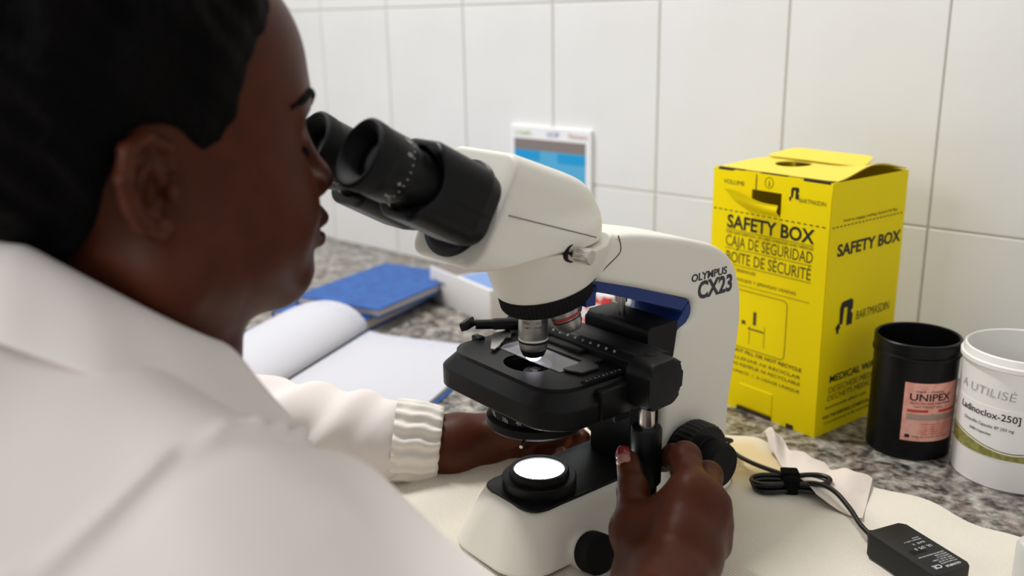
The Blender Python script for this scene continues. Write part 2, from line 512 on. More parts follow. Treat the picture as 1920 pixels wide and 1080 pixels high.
# binocular head ---------------------------------------------------
AX = Vector((0, cos(radians(29)), -sin(radians(29))))        # down the tubes
UP = Vector((0, sin(radians(29)), cos(radians(29))))
HC = np.array([0, -0.062, 0.2845])                            # centre of the front disc
axn = np.array(AX); upn = np.array(UP)
def f_head(P):
    q = P-HC
    t = q@axn; u = q@upn; x = P[:, 0]
    hw = 0.0445-0.02*np.clip((t-0.05)/0.1, 0, 1)
    top = (P[:, 1]+0.044)*sin(radians(21))+(P[:, 2]-0.3195)*cos(radians(21))
    b = np.maximum(top, -(u+0.0435)); b = b+0.018; a = np.abs(x)-hw+0.018
    d = np.minimum(np.maximum(a, b), 0)+np.hypot(np.maximum(a, 0), np.maximum(b, 0))-0.018
    d = smax(d, -t, 0.004)
    # stadium footprint
    yy = P[:, 1]-np.clip(P[:, 1], -0.070, 0.0)
    st = np.hypot(x, yy)-0.0490-0.004*np.clip((0.29-P[:, 2])/0.04, 0, 1)
    d = smax(d, st, 0.022)
    # keep full body towards the collar
    rr = np.hypot(x, P[:, 1]-0.002)-0.0475
    col = smax(rr, np.abs(P[:, 2]-0.255)-0.010, 0.010)
    d = smin(d, col, 0.012)
    d = smax(d, 0.2475-P[:, 2]-0.085*np.clip(P[:, 1]+0.01, -0.1, 0.0)*-1.0, 0.002)
    return d
head = link('head', sdf_mesh('head', f_head, (-0.07, -0.12, 0.22), (0.07, 0.075, 0.34), 0.0013), M_cream, scope)
disc = frame(HC+axn*(-0.0006)-upn*0.005, tuple(-axn), (1, 0, 0))
lathe('hinge_disc', [(0.0355, -0.006), (0.0355, 0.0012), (0.0340, 0.0022), (0.030, 0.0022), (0.0, 0.0022)], M_blk, head, disc, 56)
# clamp screw
cs = frame((0.0465, -0.0030, 0.2465), (0.95, 0.25, -0.06), (0, 0, 1))
scr = lathe('clamp_screw', [(0.0, -0.010), (0.0028, -0.010), (0.0028, 0.004), (0.0056, 0.0042), (0.0056, 0.0155), (0.0050, 0.0162), (0.0, 0.0162)], M_chrome, head, cs, 64, flute=(22, 0.0005, 3, 4))
lathe('socket', [(0.0, -0.003), (0.0068, -0.003), (0.0068, 0.0006), (0.0060, 0.0008), (0.0045, -0.002), (0.0, -0.002)], M_blk2, head, cs, 32)
# side seam of the head
def surf_x(y, z):
    """x of the head's right flank at (y,z)"""
    xs = np.linspace(0.01, 0.07, 400); d = f_head(np.stack([xs, np.full(400, y), np.full(400, z)], 1))
    k = np.nonzero(d > 0)[0]
    return xs[k[0]] if len(k) else 0.04
sp = []
for k in range(9):
    s = k/8; y = -0.066+s*0.090; z = 0.2835-s*0.0305
    sp.append((surf_x(y, z)+0.0001, y, z))
tube('seam', sp, 0.0004, M_seam, head, 6, 3)

# eyepieces and their housings
for side in (1, -1):
    T0 = Vector((0.0315*side, -0.1585, 0.3305))
    F = frame(T0, tuple(AX), (1, 0, 0))            # local z down the tube, local y = -UP
    def f_house(P, T0=np.array(T0)):
        q = P-T0; t = q@axn; u = q@upn; x = q[:, 0]
        gx = 0.0245-0.0035*np.clip((t-0.083)/0.013, 0, 1); gu = 0.0265-0.0035*np.clip((t-0.083)/0.013, 0, 1)
        r = 0.0135
        a = np.abs(x)-gx+r; b = np.abs(u)-gu+r
        d = np.minimum(np.maximum(a, b), 0)+np.hypot(np.maximum(a, 0), np.maximum(b, 0))-r
        d = smax(d, np.maximum(0.0385-t, t-0.0965), 0.004)
        bore = np.maximum(np.hypot(x, u)-0.0212, t-0.060)
        d = smax(d, -bore, 0.0012)
        notch = np.hypot(t-0.026, u)-0.0215
        d = smax(d, -notch, 0.003)
        return d
    hs = link('eyepiece_housing', sdf_mesh('eyepiece_housing', f_house, np.array(T0)+np.array([-0.03, 0.0, -0.09]), np.array(T0)+np.array([0.03, 0.125, 0.03]), 0.0011), M_blk, scope)
    sxx = 0.0246
    tube('seam', [F @ Vector((sxx, 0.0035, t)) for t in (0.060, 0.075, 0.090)], 0.00035, M_blk2, hs, 5, 2)
    tube('sleeve', [F @ Vector((0, 0, 0.03)), F @ Vector((0, 0, 0.062))], 0.0185, M_blk2, hs, 48, 0)
    ep = lathe('eyepiece', [(0.0205, 0.010), (0.0215, 0.0115), (0.0215, 0.026), (0.0205, 0.0275), (0.0205, 0.030), (0.0185, 0.0315), (0.0185, 0.037)], M_blk, scope, F, 64)
    lathe('eyecup', [(0.0125, 0.0105), (0.0128, 0.0080), (0.0145, 0.0045), (0.0165, 0.0018), (0.0185, -0.0003), (0.0205, -0.0010), (0.0222, 0.0002), (0.0224, 0.0020), (0.0220, 0.0085), (0.0212, 0.0110), (0.0140, 0.0120), (0.0110, 0.0120)], M_rub, ep, F, 64)
    lathe('eye_lens', [(0.0126, 0.0098), (0.0100, 0.0090), (0.007, 0.0085), (0.003, 0.0083), (0.0, 0.0082)], M_lens, ep, F, 40)
    # scale marks and figures round the adjusting ring
    R = 0.02155
    for k in range(14):
        a = radians(-72+k*12)
        p = F @ Vector((R*cos(a), R*sin(a), 0.0245))
        box('mark', (-0.00025, -0.0005, -0.00005), (0.00025, 0.0005, 0.0002), M_wink, ep, 0, 1, frame(p, F.to_3x3() @ Vector((cos(a), sin(a), 0)), F.to_3x3() @ Vector((-sin(a), cos(a), 0))))
    for a, s in ((20, '+'), (-30, '0'), (-62, '20'), (50, '2')):
        ar = radians(a); nrm = F.to_3x3() @ Vector((cos(ar), sin(ar), 0)); p = F @ Vector((R*cos(ar), R*sin(ar), 0.0195))
        text('figure', s, 0.0052, M_wink, ep, frame(p, nrm, F.to_3x3() @ Vector((-sin(ar), cos(ar), 0))), 0.0, 1.0)

# nosepiece ---------------------------------------------------------
NA = Vector((0, 0.26, -0.966)).normalized()
NF = frame((0, 0.0105, 0.2145), tuple(NA), (1, 0, 0))
nose = lathe('nosepiece', [(0.034, -0.003), (0.0366, 0.0), (0.0362, 0.0125), (0.0345, 0.0145), (0.030, 0.0155), (0.0, 0.0155)], M_rub, scope, NF, 288, flute=(72, 0.0011, 1, 2))
oc = NF @ Vector((0, 0, 0.0140))
NAn = NA
for k, (band, ln) in enumerate(((None, 0), (M_redband, 1), (M_yelband, 2), (M_redband, 3))):
    rot = Matrix.Rotation(pi/2*k*1.0, 4, NA)
    dv = rot.to_3x3() @ Vector((0, 0, -1))
    # foot of each objective on the ring: front one stands on the optical axis
    foot0 = Vector((0.0, 0.0, 0.1985))
    foot = oc + rot.to_3x3() @ (foot0-oc)
    OF = frame(foot, tuple(dv), tuple(rot.to_3x3() @ Vector((1, 0, 0))))
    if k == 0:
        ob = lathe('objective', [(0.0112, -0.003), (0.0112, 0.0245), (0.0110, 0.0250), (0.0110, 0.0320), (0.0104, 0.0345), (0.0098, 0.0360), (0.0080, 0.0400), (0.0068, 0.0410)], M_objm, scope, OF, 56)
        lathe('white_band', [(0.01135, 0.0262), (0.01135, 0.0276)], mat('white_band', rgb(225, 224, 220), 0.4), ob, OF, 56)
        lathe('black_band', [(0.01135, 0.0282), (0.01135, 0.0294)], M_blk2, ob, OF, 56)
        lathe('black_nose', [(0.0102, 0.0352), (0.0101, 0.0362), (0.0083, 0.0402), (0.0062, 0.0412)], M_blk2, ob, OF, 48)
        lathe('front_lens', [(0.0064, 0.0408), (0.0056, 0.0430), (0.0036, 0.0446), (0.0, 0.0448)], mat('lens_painted_glow', rgb(235, 228, 250), 0.2, emit=((0.92, 0.86, 1.0, 1), 3.5)), ob, OF, 32)  # lamp glow at the tip painted in as emission on the glass
        # print faces the right-hand side
        ang = radians(-38)
        def onobj(zoff, s, size, bold, st):
            # vertical cylinder: up = +z, centred on direction ang from +x
            nrm = Vector((cos(ang), sin(ang), 0)); up = Vector((0, 0, 1)); xx = up.cross(nrm)
            p = Vector((foot.x, foot.y, foot.z-zoff)) + nrm*0.01125
            m = Matrix(((xx.x, up.x, nrm.x, p.x), (xx.y, up.y, nrm.y, p.y), (xx.z, up.z, nrm.z, p.z), (0, 0, 0, 1)))
            text('lettering', s, size, M_ink, ob, m, bold, st, 0, 'CENTER', 0.00006, 0.01125)
        onobj(0.0062, 'OLYMPUS', 0.0042, 0.03, 1.12)
        onobj(0.0130, '100x / 1.25 Oil', 0.0032, 0.004, 0.95)
        onobj(0.0165, 'inf / - / FN20', 0.0026, 0.004, 1.0)
    else:
        hl = 0.020
        ob = lathe('objective', [(0.0118, -0.003), (0.0118, 0.010), (0.0108, 0.012), (0.0108, hl), (0.0080, hl+0.005), (0.0050, hl+0.006), (0.0, hl+0.006)], M_objm, scope, OF, 48)
        lathe('colour_band', [(0.0111, 0.0125), (0.0111, 0.0145)], band, ob, OF, 48)
        lathe('dark_band', [(0.0111, 0.0155), (0.0111, 0.0162)], M_blk2, ob, OF, 48)

# stage ---------------------------------------------------------------
st_poly = rpoly([(-0.0905, -0.010, 0.016), (-0.074, -0.0375, 0.014), (0.046, -0.0385, 0.012), (0.0665, -0.020, 0.012), (0.0665, 0.060, 0.003), (-0.0885, 0.060, 0.003)], 0.01, 5)
ST = 0.1490
def f_stage(P):
    z = P[:, 2]
    d2 = s_poly(P[:, 0], P[:, 1], st_poly)
    ins = 0.0095*np.clip((z-0.1375)/0.0085, 0, 1.3)
    d = smax(d2+ins, z-(ST-0.0015), 0.0015)*0.8
    d = smax(d, 0.1215-z, 0.002)
    hole = np.hypot((P[:, 0]+0.006)/1.25, P[:, 1]+0.001)-0.0168
    d = smax(d, -hole, 0.0008)
    return d
stage = link('stage', sdf_mesh('stage', f_stage, (-0.10, -0.05, 0.115), (0.08, 0.07, 0.155), 0.0012), M_blk, scope)
# raised deck on the stage top
deck = rpoly([(-0.078, -0.013, 0.008), (-0.066, -0.0275, 0.010), (0.041, -0.0285, 0.012), (0.056, -0.014, 0.010), (0.056, 0.058, 0.002), (-0.078, 0.058, 0.002)], 0.01, 5)
def ring_prism(name, poly, hole, z0, z1, material, parent):
    """flat plate with an elliptical hole"""
    bm = bmesh.new()
    n = 64
    hc = Vector(hole[:2])
    outer_pts = []
    V2 = [Vector(p) for p in poly]
    for k in range(n):
        a = 2*pi*k/n; dvec = Vector((cos(a), sin(a))); best = None
        for i in range(len(V2)):
            p = V2[i]; q = V2[(i+1) % len(V2)]; e = q-p
            den = dvec.x*e.y-dvec.y*e.x
            if abs(den) < 1e-12: continue
            w = p-hc
            t = (w.x*e.y-w.y*e.x)/den; s = (w.x*dvec.y-w.y*dvec.x)/den
            if t > 0 and -1e-6 <= s <= 1+1e-6 and (best is None or t < best): best = t
        outer_pts.append(hc+dvec*best)
    inn = [hc+Vector((hole[2]*cos(2*pi*k/n), hole[3]*sin(2*pi*k/n))) for k in range(n)]
    lv = [[bm.verts.new((p.x, p.y, z)) for p in pts] for pts, z in ((outer_pts, z0), (outer_pts, z1), (inn, z1), (inn, z0))]
    for j in range(4):
        A = lv[j]; B = lv[(j+1) % 4]
        for k in range(n): bm.faces.new((A[k], A[(k+1) % n], B[(k+1) % n], B[k]))
    return link(name, bm_me(bm, name, 30), material, parent)
ring_prism('deck', deck, (-0.006, -0.001, 0.0212, 0.0170), ST-0.003, ST+0.0008, M_blk, stage)
# scale plate and guide on the right edge
box('vernier_plate', (0.0500, 0.002, ST-0.002), (0.0545, 0.046, ST+0.0016), M_blk2, stage, 0.0005, 1)
for k in range(9):
    box('mark', (0.0515, 0.006+k*0.0042, ST+0.0016), (0.0515+(0.0022 if k % 2 == 0 else 0.0012), 0.0064+k*0.0042, ST+0.00175), M_wink, stage)
box('side_guide', (0.0600, 0.006, 0.1235), (0.0690, 0.046, 0.1462), M_blk, stage, 0.0014, 2)
box('side_slot', (0.0640, 0.021, 0.1180), (0.0680, 0.036, 0.1250), M_blk2, stage, 0.0008, 1)
# cross bar of the mechanical stage with its right-hand gear box
BZ = 0.1625
barp = rpoly([(0.0445, 0.1480, 0.0), (0.0445, 0.1570, 0.0006), (0.0490, BZ, 0.002), (0.074, BZ, 0.003), (0.078, 0.157, 0.003), (0.078, 0.1480, 0)], 0.002, 3)
mxb = Matrix(((0, 0, 1, 0), (1, 0, 0, 0), (0, 1, 0, 0), (0, 0, 0, 1)))
bar = prism('cross_bar', barp, -0.088, 0.0700, M_blk, scope, 0.0006, 1, mxb)
gbp = rpoly([(0.0340, 0.1285, 0.004), (0.0345, 0.1560, 0.004), (0.0410, 0.1638, 0.005), (0.0640, 0.1645, 0.006), (0.0705, 0.1570, 0.006), (0.0690, 0.1370, 0.004), (0.0600, 0.1295, 0.004)], 0.004, 4)
gb = prism('gear_box', gbp, 0.0640, 0.0885, M_blk, scope, 0.0028, 3, mxb)
box('back_lug', (0.062, 0.068, 0.1420), (0.080, 0.0780, 0.1540), M_blk, gb, 0.0025, 2)
lathe('cover_plug', [(0.0048, 0.1625), (0.0048, 0.1631), (0.0042, 0.1634), (0.0, 0.1634)], M_blk2, gb, Matrix.Translation((0.070, 0.055, 0.0014)), 28)
for k in range(9):
    x0 = -0.032+k*0.0088
    text('figure', str(10*(k+1)), 0.0030, M_wink, bar, frame((x0, 0.0465, 0.1592), (0, -0.77, 0.64), (1, 0, 0)) @ Matrix.Translation((0, 0, 0.0002)), 0, 0.9)
# knob shaft and grips hanging from the gear box
kx, ky = 0.0775, 0.0440
kn = lathe('stage_shaft', [(0.0, 0.134), (0.0060, 0.134), (0.0060, 0.100), (0.0, 0.100)][::-1], M_chrome, scope, Matrix.Translation((kx, ky, 0)), 40)
lathe('upper_grip', [(0.0, 0.0665), (0.0108, 0.0665), (0.0116, 0.068), (0.0116, 0.1105), (0.0108, 0.1118), (0.0066, 0.1122), (0.0062, 0.110)], M_blk, kn, Matrix.Translation((kx, ky, 0)), 56)
lathe('lower_grip', [(0.0, 0.050), (0.0082, 0.050), (0.0086, 0.051), (0.0086, 0.0665)], M_blk, kn, Matrix.Translation((kx, ky, 0)), 48)
# slide holder: bracket plate, spring finger and its lever
hp = [(-0.040, 0.031), (0.0225, 0.031), (0.0225, 0.0255), (0.0245, 0.0255), (0.0245, 0.0085), (0.0300, 0.0085), (0.0405, 0.0130), (0.0405, 0.0300), (0.0360, 0.0335), (0.0300, 0.0335), (0.0300, 0.0450), (-0.040, 0.0450)]
hold = prism('slide_holder', hp, 0.1505, 0.1518, mat('gunmetal', rgb(92, 88, 86), 0.38, metal=0.7), scope, 0.0, 1)
box('holder_mount', (-0.030, 0.037, 0.1495), (0.012, 0.050, 0.1555), M_blk, hold, 0.001, 1)
fing = [(-0.078, 0.0270), (-0.0715, 0.0345), (-0.061, 0.0270), (-0.0555, 0.0225), (-0.0585, 0.0195), (-0.0520, 0.0120), (-0.0405, -0.0060), (-0.0440, -0.0075), (-0.0700, 0.0140)]
prism('spring_finger', fing, 0.1520, 0.1532, M_chrome, hold, 0.0, 1)
lev = tube('lever', [(-0.070, 0.0400, 0.157), (-0.0735, 0.0270, 0.159), (-0.0790, 0.0140, 0.160), (-0.083, 0.0070, 0.1605)], [0.0055, 0.005, 0.0042, 0.0042], M_blk, hold, 12, 5)
prism('lever_tab', rpoly([(-0.0035, -0.009), (0.0035, -0.009), (0.004, 0.009), (-0.004, 0.009)], 0.001), -0.0025, 0.0025, M_blk, hold, 0.0006, 1,
      Matrix.Translation((-0.0855, 0.0005, 0.1615)) @ Matrix.Rotation(radians(28), 4, 'Z') @ Matrix.Rotation(radians(72), 4, 'Y'))
box('pivot_lug', (-0.083, 0.002, 0.1465), (-0.0725, 0.009, 0.1525), M_blk, stage, 0.0012, 2, Matrix.Translation((0, 0.0, 0)))
# condenser below
cond = lathe('condenser', [(0.020, 0.126), (0.030, 0.126), (0.034, 0.1215), (0.0345, 0.112), (0.0385, 0.110), (0.0390, 0.1045), (0.0375, 0.1025), (0.030, 0.1015), (0.012, 0.1010), (0.0115, 0.104)][::-1], M_blk, scope, Matrix.Translation((0.0, 0.002, 0)), 72)
lathe('condenser_lens', [(0.0118, 0.1028), (0.008, 0.1020), (0.0, 0.1018)], M_lens, cond, Matrix.Translation((0.0, 0.002, 0)), 32)
lathe('condenser_tip', [(0.0, 0.124), (0.0150, 0.124), (0.0135, 0.138), (0.0095, 0.1445), (0.0060, 0.1450)], M_blk2, cond, Matrix.Translation((0.0, 0.002, 0)), 40)
lathe('top_lens', [(0.0062, 0.1448), (0.0050, 0.1460), (0.0025, 0.1466), (0.0, 0.1467)], M_lens, cond, Matrix.Translation((0.0, 0.002, 0)), 32)
tube('iris_lever', [(0.0215, -0.0285, 0.1022), (0.0262, -0.0350, 0.1012)], 0.0014, M_chrome, cond, 8, 2)
for a, s in ((-112, '40x'), (-88, '10x'), (-66, '4x')):
    ar = radians(a); nrm = Vector((cos(ar), sin(ar), 0)); xx = Vector((-sin(ar), cos(ar), 0))
    p = Vector((0, 0.002, 0.1132)) + nrm*0.03465
    text('figure', s, 0.0052, M_wink, cond, Matrix(((xx.x, 0, nrm.x, p.x), (xx.y, 0, nrm.y, p.y), (0, 1, 0, p.z), (0, 0, 0, 1))), 0, 0.9)
# focus block and column
box('focus_column', (-0.024, 0.082, 0.046), (0.024, 0.118, 0.150), M_blk2, scope, 0.003, 2)
fbp = rpoly([(0.082, 0.140, 0.002), (0.082, 0.1705, 0.005), (0.117, 0.1705, 0.003), (0.112, 0.140, 0.002)], 0.004, 4)
fb = prism('focus_block', fbp, -0.030, 0.0415, M_blk, scope, 0.003, 3, mxb)
lathe('guide_post', [(0.0, 0.160), (0.0034, 0.160), (0.0034, 0.196), (0.0, 0.196)], M_chrome, fb, Matrix.Translation((-0.006, 0.100, 0)), 24)
lathe('guide_post_cap', [(0.0, 0.1795), (0.0052, 0.1795), (0.0052, 0.200), (0.0, 0.200)], M_chrome, fb, Matrix.Translation((-0.006, 0.100, 0)), 24)
# focus knobs both sides
for side in (1, -1):
    KF = frame((0.030*side, 0.1415, 0.0455), (side, 0, 0), (0, 0, 1))
    ck = lathe('coarse_knob', [(0.0, -0.004), (0.024, -0.004), (0.024, 0.006), (0.0290, 0.0065), (0.0300, 0.008), (0.0300, 0.022), (0.0285, 0.0245), (0.020, 0.0250), (0.0195, 0.0285), (0.0, 0.0285)], M_blk, scope, KF, 144, flute=(36, 0.0009, 4, 5))
    lathe('fine_knob', [(0.0178, 0.0270), (0.0188, 0.0285), (0.0188, 0.0430), (0.0178, 0.0442), (0.0, 0.0442)], M_rub, ck, KF, 120, flute=(40, 0.0006, 1, 2))
# glass slide: a thing of its own on the stage
gm = mat('slide_glass', rgb(225, 228, 232), 0.04, spec=0.6, trans=0.75, ior=1.5, vary=(60, rgb(190, 180, 190), 0.5, 0.7))
sl = box('microscope_slide', (-0.0500, 0.0036, 0.1492), (0.0260, 0.0300, 0.1503), gm, None, 0.0002, 1)
sl.matrix_world = Matrix.Rotation(SC, 4, 'Z') @ Matrix.Translation((0, 0, 0.0016))
tag(sl, 'clear glass slide clamped on the black stage under the objective', 'glass slide')
# ------------------------------------------------------------------ things on the bench
def sheet(name, fn, nu, nv, th, material, parent=None):
    """thin solid sheet: fn(u,v)->(x,y,z) top surface; th thickness"""
    V = []; F = []
    for k in (0, 1):
        for i in range(nu+1):
            for j in range(nv+1):
                x, y, z = fn(i/nu, j/nv); V.append((x, y, z-th*k))
    n = (nu+1)*(nv+1); ix = lambda k, i, j: k*n+i*(nv+1)+j
    for i in range(nu):
        for j in range(nv):
            F.append((ix(0, i, j), ix(0, i+1, j), ix(0, i+1, j+1), ix(0, i, j+1)))
            F.append((ix(1, i, j), ix(1, i, j+1), ix(1, i+1, j+1), ix(1, i+1, j)))
    for i in range(nu):
        F.append((ix(0, i, 0), ix(1, i, 0), ix(1, i+1, 0), ix(0, i+1, 0)))
        F.append((ix(0, i, nv), ix(0, i+1, nv), ix(1, i+1, nv), ix(1, i, nv)))
    for j in range(nv):
        F.append((ix(0, 0, j), ix(0, 0, j+1), ix(1, 0, j+1), ix(1, 0, j)))
        F.append((ix(0, nu, j), ix(1, nu, j), ix(1, nu, j+1), ix(0, nu, j+1)))
    return link(name, me_from(name, V, F, True, 60), material, parent)
def bump01(t): return 0.5-0.5*cos(2*pi*min(max(t, 0), 1))

# paper towel under the microscope
def towel_mat():
    m = mat('ribbed_paper_towel', rgb(228, 220, 206), 0.9, spec=0.2)
    nt = m.node_tree; b = nt.nodes['Principled BSDF']
    tc = nt.nodes.new('ShaderNodeTexCoord')
    mp = nt.nodes.new('ShaderNodeMapping'); mp.inputs['Rotation'].default_value = (0, 0, radians(-64))
    nt.links.new(tc.outputs['Object'], mp.inputs[0])
    w = nt.nodes.new('ShaderNodeTexWave'); w.inputs['Scale'].default_value = 125; w.inputs['Distortion'].default_value = 1.2
    w.inputs['Detail'].default_value = 2; w.inputs['Detail Scale'].default_value = 4
    nt.links.new(mp.outputs[0], w.inputs['Vector'])
    bp = nt.nodes.new('ShaderNodeBump'); bp.inputs['Strength'].default_value = 0.35; bp.inputs['Distance'].default_value = 0.0010
    nt.links.new(w.outputs['Fac'], bp.inputs['Height']); nt.links.new(bp.outputs[0], b.inputs['Normal'])
    # old yellow stain near the back edge, faint pink drops
    mp2 = nt.nodes.new('ShaderNodeMapping'); mp2.inputs['Location'].default_value = (-0.045, -0.235, 0)
    vm = nt.nodes.new('ShaderNodeVectorMath'); vm.operation = 'SUBTRACT'; vm.inputs[1].default_value = (0.055, 0.225, 0.0)
    nt.links.new(tc.outputs['Object'], vm.inputs[0])
    vs_ = nt.nodes.new('ShaderNodeVectorMath'); vs_.operation = 'MULTIPLY'; vs_.inputs[1].default_value = (9, 18, 0)
    nt.links.new(vm.outputs[0], vs_.inputs[0])
    ln = nt.nodes.new('ShaderNodeVectorMath'); ln.operation = 'LENGTH'; nt.links.new(vs_.outputs[0], ln.inputs[0])
    nz = nt.nodes.new('ShaderNodeTexNoise'); nz.inputs['Scale'].default_value = 26; nt.links.new(tc.outputs['Object'], nz.inputs['Vector'])
    ad = nt.nodes.new('ShaderNodeMath'); ad.operation = 'MULTIPLY_ADD'; ad.inputs[1].default_value = 0.7
    nt.links.new(nz.outputs['Fac'], ad.inputs[0]); nt.links.new(ln.outputs['Value'], ad.inputs[2])
    mr = nt.nodes.new('ShaderNodeMapRange'); mr.inputs[1].default_value = 0.7; mr.inputs[2].default_value = 1.25; mr.inputs[3].default_value = 0.75; mr.inputs[4].default_value = 0.0
    nt.links.new(ad.outputs[0], mr.inputs[0])
    mx = nt.nodes.new('ShaderNodeMix'); mx.data_type = 'RGBA'; mx.inputs[6].default_value = rgb(228, 220, 206); mx.inputs[7].default_value = rgb(216, 190, 128)
    nt.links.new(mr.outputs[0], mx.inputs[0]); nt.links.new(mx.outputs[2], b.inputs['Base Color'])
    return m
def towel_fn(u, v):
    x = -0.19+u*0.62; y = -0.19+v*(0.455-0.012*u)+0.004*sin(u*23)+0.003*sin(u*51)
    # flat under the microscope, loose waves elsewhere
    dx = max(abs(x-0.015)-0.075, 0); dy = max(abs(y-0.06)-0.16, 0); fr = min(1, math.hypot(dx, dy)/0.05)
    z = 0.0014+fr*(0.0016+0.0016*sin(x*38+y*24)+0.0010*sin(x*71-y*57))
    z += fr*0.011*bump01((v-0.80)/0.36)*math.exp(-((x-0.075)/0.06)**2)
    if x < -0.05:
        s = (x+0.115)/0.035
        z += 0.016*math.exp(-s*s)*math.exp(-((y-0.06)/0.085)**2)
    return x, y, max(z, 0.0014)
tw = sheet('paper_towel', towel_fn, 120, 90, 0.0010, towel_mat())
tag(tw, 'cream ribbed paper towel spread on the worktop under the microscope', 'paper towel')

# torn tissue lying at the towel's back edge
M_tissue = mat('tissue', rgb(226, 214, 204), 0.95, spec=0.15, bump=(120, 0.4, 0.002))
def torn_fn(u, v):
    rnd = 0.004*sin(u*14)+0.0025*sin(u*33+1)
    x = 0.056+u*0.112+v*0.020; y = 0.268-0.010*u-v*(0.020+0.044*min(1, u*1.6))+rnd*(1-v)
    z = 0.0065+0.004*sin(u*9+v*3)+0.0020*sin(u*17)*(1-v)+0.016*math.exp(-((u-0.06)/0.10)**2)*(1-abs(v-0.4))
    return x, y, z+0.006*bump01((u+0.1)/0.9)*(1-v*0.6)+0.002
tn = sheet('torn_tissue', torn_fn, 60, 24, 0.0006, M_tissue)
tag(tn, 'crumpled torn piece of tissue behind the coiled black cable', 'tissue')

# power adapter with its cable
M_adp = mat('adapter_plastic', rgb(28, 28, 29), 0.5, spec=0.35, bump=(1500, 0.1, 0.0002))
M_cab = mat('cable_sheath', rgb(16, 16, 17), 0.3, spec=0.5)
M_aw = mat('white_print', rgb(205, 205, 205), 0.6)
ang = math.atan2(-0.0267, 0.0582)
adp = empty('power_adapter', (0.2104, 0.145, 0.0045), ang)
tag(adp, 'black mains power adapter with white print lying on the paper towel', 'power adapter')
AL, AW, AH = 0.066, 0.0355, 0.0195
bp_ = rpoly([(0, 0), (AL, 0), (AL, AW), (0, AW)], 0.004, 4)
prism('body', bp_, 0.0, AH, M_adp, adp, 0.0014, 2)
# print: reads along -y, its top towards +x
amx = Matrix(((0, 1, 0, 0), (-1, 0, 0, 0), (0, 0, 1, AH), (0, 0, 0, 1)))
def atext(x, y, s, size, bold=0.0, st=1.0):
    text('lettering', s, size, M_aw, adp, Matrix.Translation((x, y, 0.0)) @ amx, bold, st, 0, 'LEFT', 0.00008)
atext(0.0590, 0.0310, 'OLYMPUS', 0.0030, 0.03, 1.05)
atext(0.0560, 0.0150, 'CE', 0.0058, 0.02, 1.1)
for k, s in enumerate(('SWITCHING ADAPTER', 'MODEL: 12V 2.0A 24W', 'INPUT: 100-240V ~ 50/60Hz', 'OUTPUT: DC 12V', 'MADE IN CHINA', 'CAUTION: FOR INDOOR USE ONLY')):
    atext(0.0555-k*0.0024, 0.0318, s, 0.0019, 0.0, 0.8)
atext(0.0330, 0.0300, 'UL  LPS  0', 0.0042, 0.0, 0.9); atext(0.0275, 0.0290, 'RoHS   X', 0.0030)
for k, s in enumerate(('EFFICIENCY LEVEL VI', 'E123456')): atext(0.0235-k*0.0024, 0.0300, s, 0.0018)
box('print_panel', (0.0345, 0.0070, AH), (0.0400, 0.0205, AH+0.00005), M_blk2, adp)
def loc_pt(o, p):   # world point into an unscaled, z-rotated empty
    return (Matrix.Translation(o.location) @ Matrix.Rotation(o.rotation_euler.z, 4, 'Z')).inverted() @ Vector(p)
A = lambda *p: loc_pt(adp, p)
lathe('strain_relief', [(0.0, 0.0), (0.0042, 0.0), (0.0040, 0.003), (0.0034, 0.0035), (0.0034, 0.009), (0.0030, 0.0095), (0.0026, 0.014), (0.0, 0.014)], M_cab, adp, frame((0.001, 0.0065, 0.0100), (-0.80, 0.55, -0.05), (0, 0, 1)), 24)
bx_, by_ = 0.1185, 0.2050
bdir = Vector((0.0576, 0.0391, 0)).normalized(); bprp = Vector((-bdir.y, bdir.x, 0))
def loopp(t, k):
    a = 2*pi*t
    w = 0.0055+0.0026*k
    L_ = 0.031+0.0012*((k*7) % 3)
    zz = 0.0105+0.0030*(k % 3-1)+0.002*cos(a)
    return Vector((bx_, by_, zz))+bdir*(L_*cos(a))+bprp*(w*sin(a)*(0.55+0.9*abs(cos(a))))
for k in range(4):
    pts = [A(*loopp(i/20+0.02*k, k)) for i in range(21)]
    tube('cable_loop', pts, 0.0021, M_cab, adp, 10, 3)
pr = Matrix.Rotation(SC, 3, 'Z') @ Vector((0.0, 0.2045, 0.028))
tube('cable', [A(pr.x, pr.y, 0.030), A(pr.x+0.018, pr.y+0.02, 0.024), A(0.040, 0.232, 0.015), A(0.0571, 0.2210, 0.012), A(0.085, 0.2130, 0.0125), A(0.1185, 0.2050, 0.0165)], 0.0021, M_cab, adp, 10, 6)
tube('cable', [A(0.1185, 0.2050, 0.0085), A(0.140, 0.2060, 0.0170), A(0.160, 0.1985, 0.0200), A(0.180, 0.1845, 0.0170), A(0.1965, 0.1680, 0.0150), Vector((-0.0060, 0.0113, 0.0096))], 0.0021, M_cab, adp, 10, 6)
M_strap = mat('hook_and_loop_strap', rgb(14, 14, 15), 0.95, spec=0.1, bump=(900, 0.8, 0.001))
smx = Matrix.Translation(A(bx_, by_, 0.0112)) @ Matrix.Rotation(math.atan2(bdir.y, bdir.x)-ang, 4, 'Z')
bm = bmesh.new(); bmesh.ops.create_cube(bm, size=1)
for v in bm.verts: v.co = Vector((v.co.x*0.0150, v.co.y*0.0220, v.co.z*0.0165))
bmesh.ops.bevel(bm, geom=bm.edges[:], offset=0.004, segments=3, profile=0.5, affect='EDGES'); bmesh.ops.transform(bm, matrix=smx, verts=bm.verts)
strap = link('cable_strap', bm_me(bm, 'cable_strap', 50), M_strap, adp)
box('strap_tail', (-0.0075, -0.004, 0.006), (0.0075, 0.0125, 0.0095), M_strap, strap, 0.001, 1, smx @ Matrix.Rotation(radians(-8), 4, 'X'))

